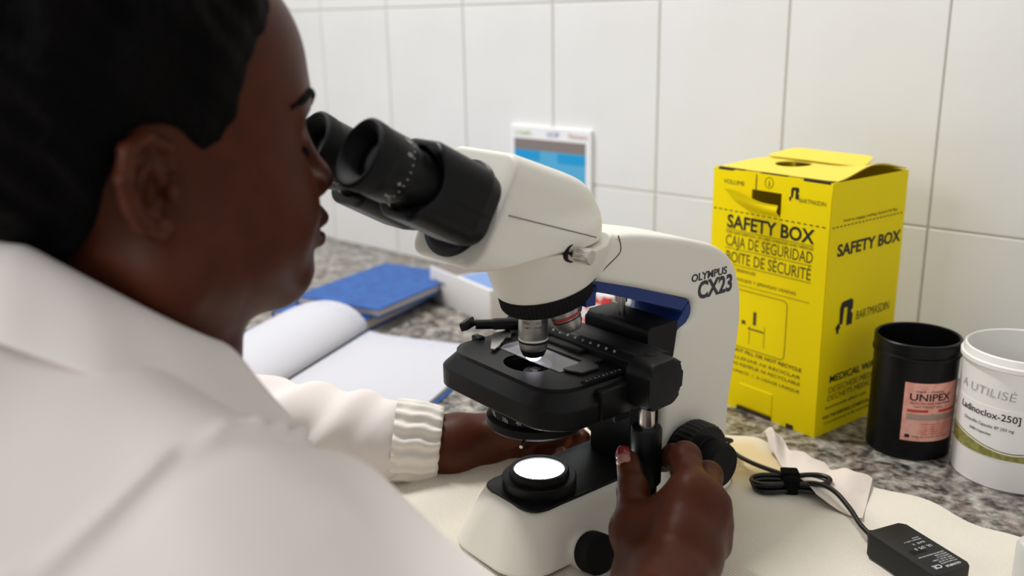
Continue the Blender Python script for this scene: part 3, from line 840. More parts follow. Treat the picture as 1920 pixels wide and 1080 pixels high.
# safety box -----------------------------------------------------------
M_yel = mat('yellow_card', rgb(250, 225, 0), 0.55, spec=0.15, vary=(5, rgb(243, 217, 0), 0.4, 0.7))
M_card = mat('raw_card', rgb(150, 128, 70), 0.9)
M_bk = mat('black_print', rgb(34, 30, 12), 0.6)
M_olv = mat('thin_black_print', rgb(88, 76, 8), 0.6)
M_dk = mat('dark_inside', rgb(60, 50, 20), 0.9)
BW, BD, BH = 0.1425, 0.1240, 0.2555
sb = empty('safety_box', (0.0834, 0.327, 0.0), radians(-10.638))
tag(sb, 'yellow cardboard sharps safety box standing against the tiled wall', 'box')
# body: origin at the front right bottom corner, x to the left is negative, y towards the wall
ox0, ox1, oz0, oz1 = -0.0925, -0.0560, 0.2150, 0.2385
bm = bmesh.new()
def quad(pts): bm.faces.new([bm.verts.new(p) for p in pts])
xs_ = [-BW, ox0, ox1, 0]; zs_ = [0, oz0, oz1, BH]
for i in range(3):
    for j in range(3):
        if i == 1 and j == 1: continue
        quad([(xs_[i], 0, zs_[j]), (xs_[i+1], 0, zs_[j]), (xs_[i+1], 0, zs_[j+1]), (xs_[i], 0, zs_[j+1])])
quad([(0, 0, 0), (0, BD, 0), (0, BD, BH), (0, 0, BH)]); quad([(-BW, 0, 0), (-BW, 0, BH), (-BW, BD, BH), (-BW, BD, 0)])
quad([(0, BD, 0), (-BW, BD, 0), (-BW, BD, BH), (0, BD, BH)]); quad([(-BW, 0, 0), (-BW, BD, 0), (0, BD, 0), (0, 0, 0)])
bmesh.ops.remove_doubles(bm, verts=bm.verts, dist=1e-6)
me = bm_me(bm, 'body', 30); me.polygons.foreach_set('use_smooth', [False]*len(me.polygons))
body = link('body', me, M_yel, sb)
sol = body.modifiers.new('thickness', 'SOLIDIFY'); sol.thickness = 0.0016; sol.offset = 0
# lid with the drop hole, bowed up along its right edge
def lid_pts():
    V = []; F = []
    n = 72; nr = 8; hc = Vector((-0.088, 0.058))
    x0, x1, y0, y1 = -BW+0.003, 0.0005, 0.0035, BD-0.001
    for k in range(n):
        a = 2*pi*k/n; dv = Vector((cos(a), sin(a)))
        t = min(((x1 if dv.x > 0 else x0)-hc.x)/dv.x if abs(dv.x) > 1e-9 else 9, ((y1 if dv.y > 0 else y0)-hc.y)/dv.y if abs(dv.y) > 1e-9 else 9)
        for j in range(nr+1):
            s = 0.0185+(t-0.0185)*j/nr
            p = hc+dv*s
            w = max(0, (p.x+0.06)/0.06)
            z = BH+0.0012+0.0085*w*w*bump01((p.y-y0)/(y1-y0)*0.86+0.03)+0.002*bump01((p.y-y0)/(y1-y0))
            V.append((p.x, p.y, z))
    N = len(V); V += [(x, y, z-0.0012) for x, y, z in V]
    for k in range(n):
        k2 = (k+1) % n
        for j in range(nr):
            a, b, c, d = k*(nr+1)+j, k*(nr+1)+j+1, k2*(nr+1)+j+1, k2*(nr+1)+j
            F.append((a, b, c, d)); F.append((a+N, d+N, c+N, b+N))
        F.append((k*(nr+1)+nr, k*(nr+1)+nr+N, k2*(nr+1)+nr+N, k2*(nr+1)+nr)); F.append((k*(nr+1), k2*(nr+1), k2*(nr+1)+N, k*(nr+1)+N))
    return V, F
V, F = lid_pts(); lid = link('lid', me_from('lid', V, F, True, 40), mat('lid_card', rgb(232, 210, 74), 0.55, spec=0.3), sb)
tabp = rpoly([(-BW+0.004, 0.078, 0.006), (-0.020, 0.078, 0.012), (-0.034, 0.119, 0.012), (-BW+0.010, 0.119, 0.012)], 0.008, 5)
prism('lid_tab', tabp, 0.0, 0.0012, lid.data.materials[0], sb, 0, 1, Matrix.Translation((0, 0, BH+0.0042)) @ Matrix.Translation((0, 0.078, 0)) @ Matrix.Rotation(radians(7), 4, 'X') @ Matrix.Translation((0, -0.078, 0)))
box('inner_floor', (-BW+0.002, 0.002, 0.16), (-0.002, BD-0.002, 0.162), M_dk, body)
# slots along the front fold
for a, b in ((-0.1365, -0.1050), (-0.0830, -0.0520), (-0.0330, -0.0020)):
    box('fold_slot', (a, -0.0007, BH-0.0016), (b, 0.0032, BH+0.0008), M_dk, body)
box('side_slit', (-0.0880, -0.0010, 0.2385), (-0.0868, 0.0002, 0.2540), M_dk, body)
# pushed-out tongue at the opening
def tongue(u, v):
    x = ox0-0.006*v*(1-u)-0.012*v*(1-u)+u*(ox1-ox0)
    y = -0.0012-0.020*v*(1-0.75*u)-0.004*bump01(v)
    z = oz0+(oz1-oz0)*v*(1.05-0.55*u)+0.0015*sin(u*7)*v
    return x, y, z
sheet('tongue', tongue, 14, 10, 0.0008, M_yel, body)
box('lower_tab', (-0.0950, -0.0014, 0.006), (-0.0520, 0.0, 0.0300), M_yel, body, 0.0004, 1)
for a, b in ((-0.0970, -0.0520), (-0.0330, -0.0250)):
    box('bottom_notch', (a, -0.0016, 0.0), (b, 0.0003, 0.0045), M_dk, body)
fmx = lambda x, z: Matrix(((1, 0, 0, x), (0, 0, -1, -0.0010), (0, 1, 0, z), (0, 0, 0, 1)))
smx2 = lambda y, z: Matrix(((0, 0, 1, 0.0010), (1, 0, 0, y), (0, 1, 0, z), (0, 0, 0, 1)))
def btext(mx, s, width, size, bold, m_=None):
    o = text('lettering', s, size, m_ or M_bk, body, Matrix.Identity(4), bold, 1.0, 0, 'LEFT', 0.00005)
    w = max(v.co.x for v in o.data.vertices)
    o.data.transform(mx @ Matrix.Diagonal((width/w, 1, 1, 1)))
    return o
btext(fmx(-0.1290, 0.2405), 'VOLUME', 0.0270, 0.0062, 0.0, M_olv)
btext(fmx(-0.0725, 0.2440), 'i', 0.0016, 0.0080, 0.02)
text('lettering', 'O', 0.0175, M_olv, body, fmx(-0.0782, 0.2415), -0.032, 0.9)
def logo(mx, s):
    pts = [(0.30, 0.95), (0.85, 1.0), (0.98, 0.90), (0.98, 0.62), (0.86, 0.52), (1.0, 0.40), (1.0, 0.0), (0.66, 0.0), (0.66, 0.72), (0.45, 0.72), (0.40, 0.10), (0.22, 0.10), (0.20, 0.75)]
    prism('logo', [(p[0]*s, p[1]*s) for p in pts], 0, 0.0001, M_bk, body, 0, 1, mx)
    prism('logo', [(p[0]*s, p[1]*s) for p in ((0.14, 0.18), (0.30, 0.02), (0.20, -0.10), (0.20, -0.22), (0.08, -0.22), (0.08, -0.10), (0.0, 0.0))], 0, 0.0001, M_bk, body, 0, 1, mx)
logo(fmx(-0.0475, 0.2355), 0.0115)
btext(fmx(-0.0355, 0.2330), 'BARTMASDIN', 0.0300, 0.0062, -0.012, M_olv)
def dashes(mxf, a, b, z):
    n = 20; st = (b-a)/n
    for k in range(n):
        prism('perforation', [(0, 0), (st*0.55, 0), (st*0.55, 0.0011), (0, 0.0011)], 0, 0.0001, M_olv, body, 0, 1, mxf(a+k*st, z))
dashes(fmx, -BW+0.002, -0.001, 0.2125)
btext(fmx(-0.1222, 0.1955), 'SAFETY BOX', 0.1070, 0.0190, 0.026)
btext(fmx(-0.1225, 0.1890), 'FOR SAFE DISPOSAL OF USED SYRINGES AND NEEDLES', 0.1070, 0.0040, 0.0, M_olv)
btext(fmx(-0.1231, 0.1760), 'CAJA DE SEGURIDAD', 0.1075, 0.0165, 0.002, M_olv)
btext(fmx(-0.1220, 0.1592), 'BOITE DE SÉCURITÉ', 0.1055, 0.0165, 0.004, M_olv)
for z, h in ((0.1930, 0.0005), (0.1735, 0.0005), (0.1565, 0.0005), (0.1365, 0.0004)):
    prism('rule', [(0, 0), (0.107, 0), (0.107, h), (0, h)], 0, 0.0001, M_olv, body, 0, 1, fmx(-0.1230, z))
btext(fmx(-0.1220, 0.1505), 'POUR SERINGUES', 0.0400, 0.0045, 0.0, M_olv)
btext(fmx(-0.1220, 0.1410), 'PARA AGUJAS Y JERINGAS USADAS', 0.0900, 0.0045, 0.0, M_olv)
fr_ = rpoly([(0, 0), (0.068, 0), (0.068, 0.062), (0, 0.062)], 0.006, 4)
for i in range(len(fr_)):
    p, q = Vector(fr_[i]), Vector(fr_[(i+1) % len(fr_)])
    if (q-p).length < 1e-5: continue
    t = (q-p).normalized()*0.0002; nn = Vector((-t.y, t.x)).normalized()*0.0003
    prism('frame_line', [tuple(p-nn), tuple(q-nn), tuple(q+nn), tuple(p+nn)], 0, 0.00008, M_olv, body, 0, 1, fmx(-0.1090, 0.0700))
for (a, b, c, d) in ((-0.082, 0.098, -0.078, 0.112), (-0.088, 0.092, -0.068, 0.0935), (-0.086, 0.076, -0.0855, 0.096), (-0.067, 0.076, -0.0665, 0.099), (-0.0965, 0.096, -0.0915, 0.100)):
    prism('pictogram', [(a, b), (c, b), (c, d), (a, d)], 0, 0.00008, M_olv, body, 0, 1, fmx(0, 0))
btext(fmx(-0.1200, 0.0640), 'DO NOT FILL OR NOT RECYCLE', 0.1005, 0.0052, 0.012)
btext(fmx(-0.1200, 0.0560), 'NO LLENAR NI RECICLAR', 0.1000, 0.0050, 0.0, M_olv)
btext(fmx(-0.1200, 0.0490), 'NE PAS REMPLIR NI RECYCLABLE', 0.1000, 0.0050, 0.0, M_olv)
btext(fmx(-0.1200, 0.0410), 'USO UNICO  /  A USAGE UNIQUE', 0.1000, 0.0045, 0.0, M_olv)
btext(smx2(0.0135, 0.1836), 'SAFETY BOX', 0.1070, 0.0165, 0.026)
dashes(smx2, 0.003, BD-0.002, 0.2122)
btext(smx2(0.0200, 0.2165), 'Fold to engage sealing closure lid flap', 0.0900, 0.0038, 0.0, M_olv)
logo(smx2(0.0205, 0.1100), 0.0270)
btext(smx2(0.0535, 0.1125), 'BARTMASDIN', 0.0580, 0.0135, -0.010, M_olv)
btext(smx2(0.0172, 0.0540), 'MEDICAL WASTE', 0.0960, 0.0105, 0.014)
btext(smx2(0.0169, 0.0428), 'DESECHOS MEDICOS', 0.0960, 0.0092, -0.008, M_olv)
btext(smx2(0.0161, 0.0345), 'DECHETS MEDICAUX', 0.0960, 0.0088, -0.008, M_olv)
btext(smx2(0.0140, 0.0262), 'Incinerate after use', 0.0700, 0.0050, 0.0, M_olv)
btext(smx2(0.0110, 0.0160), 'FOR THE DISPOSAL OF MEDICAL SHARPS', 0.1000, 0.0052, 0.008)
btext(smx2(0.0130, 0.0100), 'Conforme a la norme', 0.0800, 0.0042, 0.0, M_olv)

# black tub -------------------------------------------------------------
M_tub = mat('black_polythene', rgb(12, 12, 14), 0.35, spec=0.25)
TBX, TBY, TR, TH_ = 0.1585, 0.3715, 0.0380, 0.1135
tb = empty('black_tub', (TBX, TBY, 0.0)); tag(tb, 'open black plastic tub with a pink label', 'tub')
lathe('body', [(0.0, 0.0), (TR-0.0015, 0.0), (TR, 0.0015), (TR, TH_-0.016), (TR+0.0016, TH_-0.0152), (TR+0.0016, TH_-0.0130), (TR, TH_-0.0122), (TR, TH_-0.0095), (TR+0.0008, TH_-0.009), (TR+0.0008, TH_-0.0008), (TR, TH_), (TR-0.0012, TH_), (TR-0.0020, TH_-0.001), (TR-0.0022, 0.003), (0.0, 0.003)], M_tub, tb, None, 72)
M_pink = mat('pink_label', rgb(242, 182, 168), 0.6, vary=(160, rgb(234, 160, 144), 0.45, 0.6))
M_redp = mat('red_print', rgb(196, 62, 44), 0.6)
M_gryp = mat('grey_print', rgb(176, 150, 140), 0.6)
def cyl_mx(a, z):
    """surface frame on the tub at azimuth a: local x runs round it, y up"""
    n_ = Vector((cos(a), sin(a), 0)); xx = Vector((-sin(a), cos(a), 0))
    return n_, xx
def patch(name, R, a0, a1, z0, z1, material, parent, th=0.0003, n=20, wav=None):
    V = []; F = []
    for k in (0, 1):
        for i in range(n+1):
            a = a0+(a1-a0)*i/n
            zz0, zz1 = (z0, z1) if wav is None else (wav[0](i/n), wav[1](i/n))
            for z in (zz0, zz1): V.append(((R+th*k)*cos(a), (R+th*k)*sin(a), z))
    m = (n+1)*2
    for i in range(n):
        F.append((m+2*i, m+2*i+2, m+2*i+3, m+2*i+1)); F.append((2*i, 2*i+1, 2*i+3, 2*i+2))
        F.append((2*i, 2*i+2, m+2*i+2, m+2*i)); F.append((2*i+1, m+2*i+1, m+2*i+3, 2*i+3))
    F.append((0, m, m+1, 1)); F.append((2*n, 2*n+1, m+2*n+1, m+2*n))
    return link(name, me_from(name, V, F, True, 40), material, parent)
AZ = math.atan2(CAM.y-TBY, CAM.x-TBX)
la0, la1 = AZ-radians(10), AZ+radians(72)
lab = patch('label', TR, la0, la1, 0.0205, 0.0780, M_pink, tb)
def ctext(R, a, z, s, width, size, bold, material, parent, shear=0.0):
    n_ = Vector((cos(a), sin(a), 0)); xx = Vector((-sin(a), cos(a), 0))
    o = text('lettering', s, size, material, parent, Matrix.Identity(4), bold, 1.0, shear, 'LEFT', 0.00004)
    w = max(v.co.x for v in o.data.vertices)
    for v in o.data.vertices:
        aa = a+(v.co.x*width/w)/R
        v.co = ((R+v.co.z)*cos(aa), (R+v.co.z)*sin(aa), z+v.co.y)
    return o
RL = TR+0.0004
ctext(RL, la0+0.26, 0.0690, 'medi - chemie', 0.026, 0.0035, 0.0, M_bk, lab)
ctext(RL, la0+0.12, 0.0610, 'UNIPEX', 0.040, 0.0098, 0.02, M_bk, lab)
ctext(RL, la0+0.14, 0.0575, 'DENTAL AND X-RAY FIXER POWDER', 0.040, 0.0028, 0.0, M_bk, lab)
ctext(RL, la0+0.26, 0.0540, 'NET WEIGHT 500 g', 0.026, 0.0028, 0.0, M_bk, lab)
patch('red_bar', TR+0.0003, la0+0.10, la0+0.58, 0.0495, 0.0520, M_redp, lab, 0.00008)
patch('red_bar', TR+0.0003, la0+0.85, la1-0.02, 0.0495, 0.0520, M_redp, lab, 0.00008)
patch('grey_bar', TR+0.0003, la0+0.10, la1-0.02, 0.0415, 0.0475, M_gryp, lab, 0.00008)
for k in range(5):
    ctext(RL, la0+0.45, 0.0370-k*0.0024, 'water 1000 ml at 20 C', 0.026, 0.0022, 0.0, M_redp, lab)
ctext(RL, la0+0.25, 0.0245, 'keep in a cool dry place', 0.036, 0.0024, 0.0, M_bk, lab)
patch('round_mark', TR+0.0003, la0+0.10, la0+0.21, 0.0235, 0.0270, M_bk, lab, 0.00008)

# white tub ---------------------------------------------------------------
M_wtub = mat('white_polythene', rgb(232, 230, 226), 0.4, spec=0.4)
WX, WYY, WR, WH = 0.2500, 0.3760, 0.0500, 0.1215
wt = empty('white_tub', (WX, WYY, 0.0)); tag(wt, 'open white plastic tub with handwriting and a green-banded label', 'tub')
lathe('body', [(0.0, 0.0), (WR-0.002, 0.0), (WR-0.0005, 0.0015), (WR-0.0005, WH-0.0125), (WR+0.0002, WH-0.0120), (WR+0.0020, WH-0.0110), (WR+0.0020, WH-0.0075), (WR+0.0004, WH-0.0065), (WR-0.0008, WH-0.0010), (WR-0.0020, WH), (WR-0.0030, WH-0.001), (WR-0.0034, 0.003), (0.0, 0.003)], M_wtub, wt, None, 80)
AZw = math.atan2(CAM.y-WYY, CAM.x-WX)
wl0 = AZw-radians(88); wl1 = AZw+radians(95)
M_wl = mat('white_label', rgb(236, 234, 232), 0.5)
M_grn = mat('olive_band', rgb(150, 146, 82), 0.6, vary=(220, rgb(126, 122, 58), 0.4, 0.6))
wl = patch('label', WR-0.0005, wl0, wl1, 0.0300, 0.0760, M_wl, wt, 0.0003, 40)
wave = lambda t: 0.0480-0.0085*math.sin(min(1, t*1.5)*pi*0.9)*1.0+0.003*sin(t*9)
patch('olive_band', WR-0.0002, wl0, wl1, 0, 0, M_grn, wl, 0.0001, 48, (lambda t: 0.0302, wave))
patch('pale_line', WR-0.0002, wl0, wl1, 0, 0, M_wl, wl, 0.00018, 48, (lambda t: wave(t)-0.0022, lambda t: wave(t)-0.0012))
RW = WR+0.0002
ctext(RW, AZw-radians(62), 0.0660, 'Ladinoclox-250]', 0.058, 0.0088, 0.008, M_bk, wl)
ctext(RW, AZw-radians(55), 0.0570, 'Cloxacillin Capsules BP 250 mg', 0.048, 0.0040, 0.0, M_ink, wl, 0.2)
ctext(RW, AZw-radians(46), 0.0500, '1000 Capsules', 0.022, 0.0032, 0.006, M_bk, wl)
ctext(RW, AZw+radians(16), 0.0560, 'Mfg.', 0.007, 0.0022, 0.0, M_ink, wl)
ctext(RW, AZw+radians(16), 0.0520, 'Exp.', 0.007, 0.0022, 0.0, M_ink, wl)
M_pen = mat('pencil_writing', rgb(150, 150, 152), 0.7)
ctext(RW-0.0002, AZw-radians(66), 0.0850, 'A UTILISÉ', 0.056, 0.0110, -0.016, M_pen, wt, 0.1)
M_leaf = mat('green_wrapper', rgb(60, 96, 70), 0.5)
for k in range(3):
    sheet('green_wrapper', (lambda u, v, k=k: (0.020+0.010*k+0.018*u, 0.012-0.006*k+0.014*v, 0.090+0.012*sin(u*5+k)+0.010*v)), 6, 6, 0.0006, M_leaf, wt)

# dropper bottle at the right-hand edge
M_trans = mat('cloudy_polythene', rgb(226, 224, 220), 0.35, spec=0.4, trans=0.25)
dbp = (0.3150, 0.1925)
db = empty('dropper_bottle', (dbp[0], dbp[1], 0.0035)); tag(db, 'small cloudy white dropper bottle on the towel at the right edge', 'bottle')
lathe('body', [(0.0, 0.0), (0.0115, 0.0), (0.0125, 0.001), (0.0125, 0.0260), (0.0110, 0.0300), (0.0070, 0.0325), (0.0070, 0.0340)], M_trans, db, None, 40)
lathe('nozzle', [(0.0072, 0.0335), (0.0068, 0.0410), (0.0035, 0.0430), (0.0022, 0.0520), (0.0, 0.0525)], mat('white_nozzle', rgb(238, 238, 236), 0.4), db, None, 32)

# open notebook -----------------------------------------------------------
def page_mat():
    m = mat('written_page', rgb(236, 236, 240), 0.8, spec=0.2)
    nt = m.node_tree; b = nt.nodes['Principled BSDF']; tc = nt.nodes.new('ShaderNodeTexCoord')
    w = nt.nodes.new('ShaderNodeTexWave'); w.bands_direction = 'Y'; w.inputs['Scale'].default_value = 36; w.inputs['Distortion'].default_value = 0
    nt.links.new(tc.outputs['Object'], w.inputs['Vector'])
    mp = nt.nodes.new('ShaderNodeMapping'); mp.inputs['Scale'].default_value = (420, 180, 1); nt.links.new(tc.outputs['Object'], mp.inputs[0])
    n = nt.nodes.new('ShaderNodeTexNoise'); n.inputs['Scale'].default_value = 1.0; nt.links.new(mp.outputs[0], n.inputs['Vector'])
    sx = nt.nodes.new('ShaderNodeSeparateXYZ'); nt.links.new(tc.outputs['Object'], sx.inputs[0])
    g = nt.nodes.new('ShaderNodeMapRange'); g.inputs[1].default_value = 0.085; g.inputs[2].default_value = 0.125; nt.links.new(sx.outputs['Y'], g.inputs[0])
    a = nt.nodes.new('ShaderNodeMath'); a.operation = 'GREATER_THAN'; a.inputs[1].default_value = 0.52; nt.links.new(n.outputs['Fac'], a.inputs[0])
    c = nt.nodes.new('ShaderNodeMath'); c.operation = 'GREATER_THAN'; c.inputs[1].default_value = 0.5; nt.links.new(w.outputs['Fac'], c.inputs[0])
    p1 = nt.nodes.new('ShaderNodeMath'); p1.operation = 'MULTIPLY'; nt.links.new(a.outputs[0], p1.inputs[0]); nt.links.new(c.outputs[0], p1.inputs[1])
    p2 = nt.nodes.new('ShaderNodeMath'); p2.operation = 'MULTIPLY'; nt.links.new(p1.outputs[0], p2.inputs[0]); nt.links.new(g.outputs[0], p2.inputs[1])
    p3 = nt.nodes.new('ShaderNodeMath'); p3.operation = 'MULTIPLY'; p3.inputs[1].default_value = 0.4; nt.links.new(p2.outputs[0], p3.inputs[0])
    mx = nt.nodes.new('ShaderNodeMix'); mx.data_type = 'RGBA'; mx.inputs[6].default_value = rgb(198, 198, 205); mx.inputs[7].default_value = rgb(120, 116, 200)
    nt.links.new(p3.outputs[0], mx.inputs[0]); nt.links.new(mx.outputs[2], b.inputs['Base Color'])
    return m
M_page = page_mat(); M_blu = mat('blue_cover', rgb(44, 94, 164), 0.5, spec=0.3, vary=(60, rgb(37, 78, 146), 0.4, 0.65))
nb = empty('open_notebook', (-0.4505, 0.1185, 0.0), math.atan2(0.093, 0.367)-0.0+radians(7.5))
tag(nb, 'open notebook with blue covers and handwritten white pages', 'notebook')
NL = 0.255
box('cover', (-0.178, -NL/2-0.002, 0.0), (0.180, NL/2+0.002, 0.0022), M_blu, nb, 0.0008, 1)
sheet('page_block', lambda u, v: (u*0.175, -NL/2+v*NL, 0.0085+0.0035*math.exp(-u*14)-0.0015*u), 24, 4, 0.0062, M_page, nb)
def curl(u, v):
    a = u
    x = -0.003-0.150*u**1.4; z = 0.0085+0.040*math.sin(pi*min(1, 0.06+u*0.92))**0.8*(0.75+0.25*v)
    return x, -NL/2+v*NL, z
sheet('curled_pages', curl, 28, 6, 0.0045, M_page, nb)
# blue books and the white carton further back
b1 = empty('blue_book', (-0.606, 0.352, 0.0), radians(12)); tag(b1, 'thick blue hardback book lying on top of another in front of the wall', 'book')
M_pg = mat('page_edges', rgb(206, 196, 186), 0.8, bump=(500, 0.3, 0.001))
def book(e, sx, sy, z0, th):
    box('cover', (-sx/2, -sy/2, z0+th-0.0025), (sx/2, sy/2, z0+th), M_blu, e, 0.001, 1)
    box('cover', (-sx/2, -sy/2, z0), (sx/2, sy/2, z0+0.0025), M_blu, e, 0.001, 1)
    box('spine', (-sx/2-0.002, -sy/2, z0), (-sx/2+0.001, sy/2, z0+th), M_blu, e, 0.001, 1)
    box('pages', (-sx/2+0.001, -sy/2+0.003, z0+0.0025), (sx/2-0.004, sy/2-0.003, z0+th-0.0025), M_pg, e)
book(b1, 0.150, 0.210, 0.0185, 0.0135)
b2 = empty('blue_book', (-0.622, 0.325, 0.0), radians(16)); tag(b2, 'dark blue hardback book underneath the bright blue one', 'book')
book(b2, 0.150, 0.225, 0.0, 0.0180)
wb = empty('white_carton', (-0.5740, 0.4180, 0.0), radians(-14)); tag(wb, 'white paper carton with a grey top and small print beside the blue books', 'carton')
M_wcard = mat('white_card', rgb(216, 212, 209), 0.6); M_gcard = mat('grey_card', rgb(126, 114, 111), 0.8)
box('body', (0, 0, 0), (0.170, 0.100, 0.0520), M_wcard, wb, 0.0012, 2)
box('top_panel', (0.003, 0.003, 0.0520), (0.075, 0.097, 0.0526), M_gcard, wb)
box('blue_panel', (0.080, 0.006, 0.0520), (0.165, 0.094, 0.0524), mat('blue_print', rgb(120, 150, 200), 0.6), wb)
text('lettering', 'Steristrip', 0.0095, M_ink, wb, Matrix(((1, 0, 0, 0.012), (0, 0, -1, -0.0001), (0, 1, 0, 0.030), (0, 0, 0, 1))), 0.012)
box('red_mark', (-0.0002, 0.002, 0.034), (0.004, 0.006, 0.040), M_redp, wb)
rp = empty('red_white_packet', (-0.2950, 0.4300, 0.0), radians(-8)); tag(rp, 'white packet with red blotches seen under the microscope arm', 'packet')
M_rb = mat('red_blotched_card', rgb(232, 226, 226), 0.6, vary=(48, rgb(216, 60, 58), 0.52, 0.60, 1))
prism('body', rpoly([(0, 0), (0.055, 0), (0.055, 0.03), (0, 0.03)], 0.002), 0, 0.062, M_rb, rp, 0.001, 1)
box('top_flap', (0.002, 0.001, 0.062), (0.053, 0.030, 0.0630), M_wcard, rp)
dbx = empty('dark_box', (-0.2420, 0.4700, 0.0), radians(-4)); tag(dbx, 'dark green and black box seen through the gap under the microscope arm', 'box')
box('body', (0, 0, 0), (0.085, 0.06, 0.066), mat('dark_green_card', rgb(52, 62, 56), 0.5), dbx, 0.001, 1)
box('black_panel', (0.030, -0.0008, 0.022), (0.083, 0.0, 0.064), M_blk2, dbx)
box('white_strip', (0.0, -0.0012, 0.012), (0.085, 0.0, 0.022), M_wcard, dbx)
# poster
po = empty('wall_notice', (-0.5470, WY-0.0002, 0.040)); tag(po, 'white framed notice with a blue panel hung on the tiles', 'notice')
PWd, PHt = 0.158, 0.2110
box('panel', (0, -0.006, 0), (PWd, 0, PHt), mat('white_laminate', rgb(240, 240, 242), 0.25), po, 0.001, 1)
M_cy = mat('cyan_print', rgb(84, 172, 216), 0.35); M_cy2 = mat('deep_cyan_print', rgb(20, 154, 212), 0.35); M_gp = mat('grey_photo_print', rgb(132, 122, 118), 0.4)
box('blue_panel', (0.0085, -0.0064, 0.020), (PWd-0.0100, -0.006, 0.1745), M_cy, po)
box('grey_panel', (0.0085, -0.0064, 0.1745), (PWd-0.0100, -0.006, 0.1915), M_gp, po)
box('title_bar', (0.0085, -0.0067, 0.1600), (0.060, -0.0062, 0.1745), M_cy2, po)
box('title_bar', (0.095, -0.0067, 0.1590), (PWd-0.0100, -0.0062, 0.1735), M_cy2, po)
for x, s, c in ((0.010, 'e health', rgb(170, 196, 120)), (0.074, 'UCSF', rgb(110, 100, 170)), (0.116, 'Partners', rgb(196, 150, 130))):
    text('lettering', s, 0.0105, mat('logo_print', c, 0.5), po, Matrix(((1, 0, 0, x), (0, 0, -1, -0.0062), (0, 1, 0, 0.1970), (0, 0, 0, 1))), 0.01)
# ------------------------------------------------------------------ the seated person (same local frame as the microscope)
M_skin = mat('dark_brown_skin', rgb(75, 35, 19), 0.46, spec=0.18, sss=0.03, vary=(60, rgb(66, 30, 16), 0.35, 0.7), bump=(420, 0.12, 0.0010))
M_hair = mat('black_hair', rgb(10, 8, 8), 0.9, spec=0.12, bump=(260, 1.0, 0.006))
M_coat = mat('white_cotton', rgb(229, 221, 217), 0.85, spec=0.2, sheen=0.15, bump=(30, 0.15, 0.004))
M_knit = mat('white_knit', rgb(236, 230, 222), 0.9, spec=0.2, sheen=0.2)
M_lip = mat('dark_lips', rgb(72, 40, 38), 0.4)
EAR = np.array([0, -0.279, 0.328]); PT = radians(6.0)
RH = np.array([[1, 0, 0], [0, cos(PT), -sin(PT)], [0, sin(PT), cos(PT)]])   # local -> scope is RH^T applied below
def to_head(P):
    q = P-EAR
    return np.stack([q[:, 0], q[:, 1]*cos(PT)-q[:, 2]*sin(PT), q[:, 1]*sin(PT)+q[:, 2]*cos(PT)], 1)
def from_head(p):
    y, z = p[1], p[2]
    return np.array([p[0], y*cos(PT)+z*sin(PT), -y*sin(PT)+z*cos(PT)])+EAR
def mir(q): return np.stack([np.abs(q[:, 0]), q[:, 1], q[:, 2]], 1)

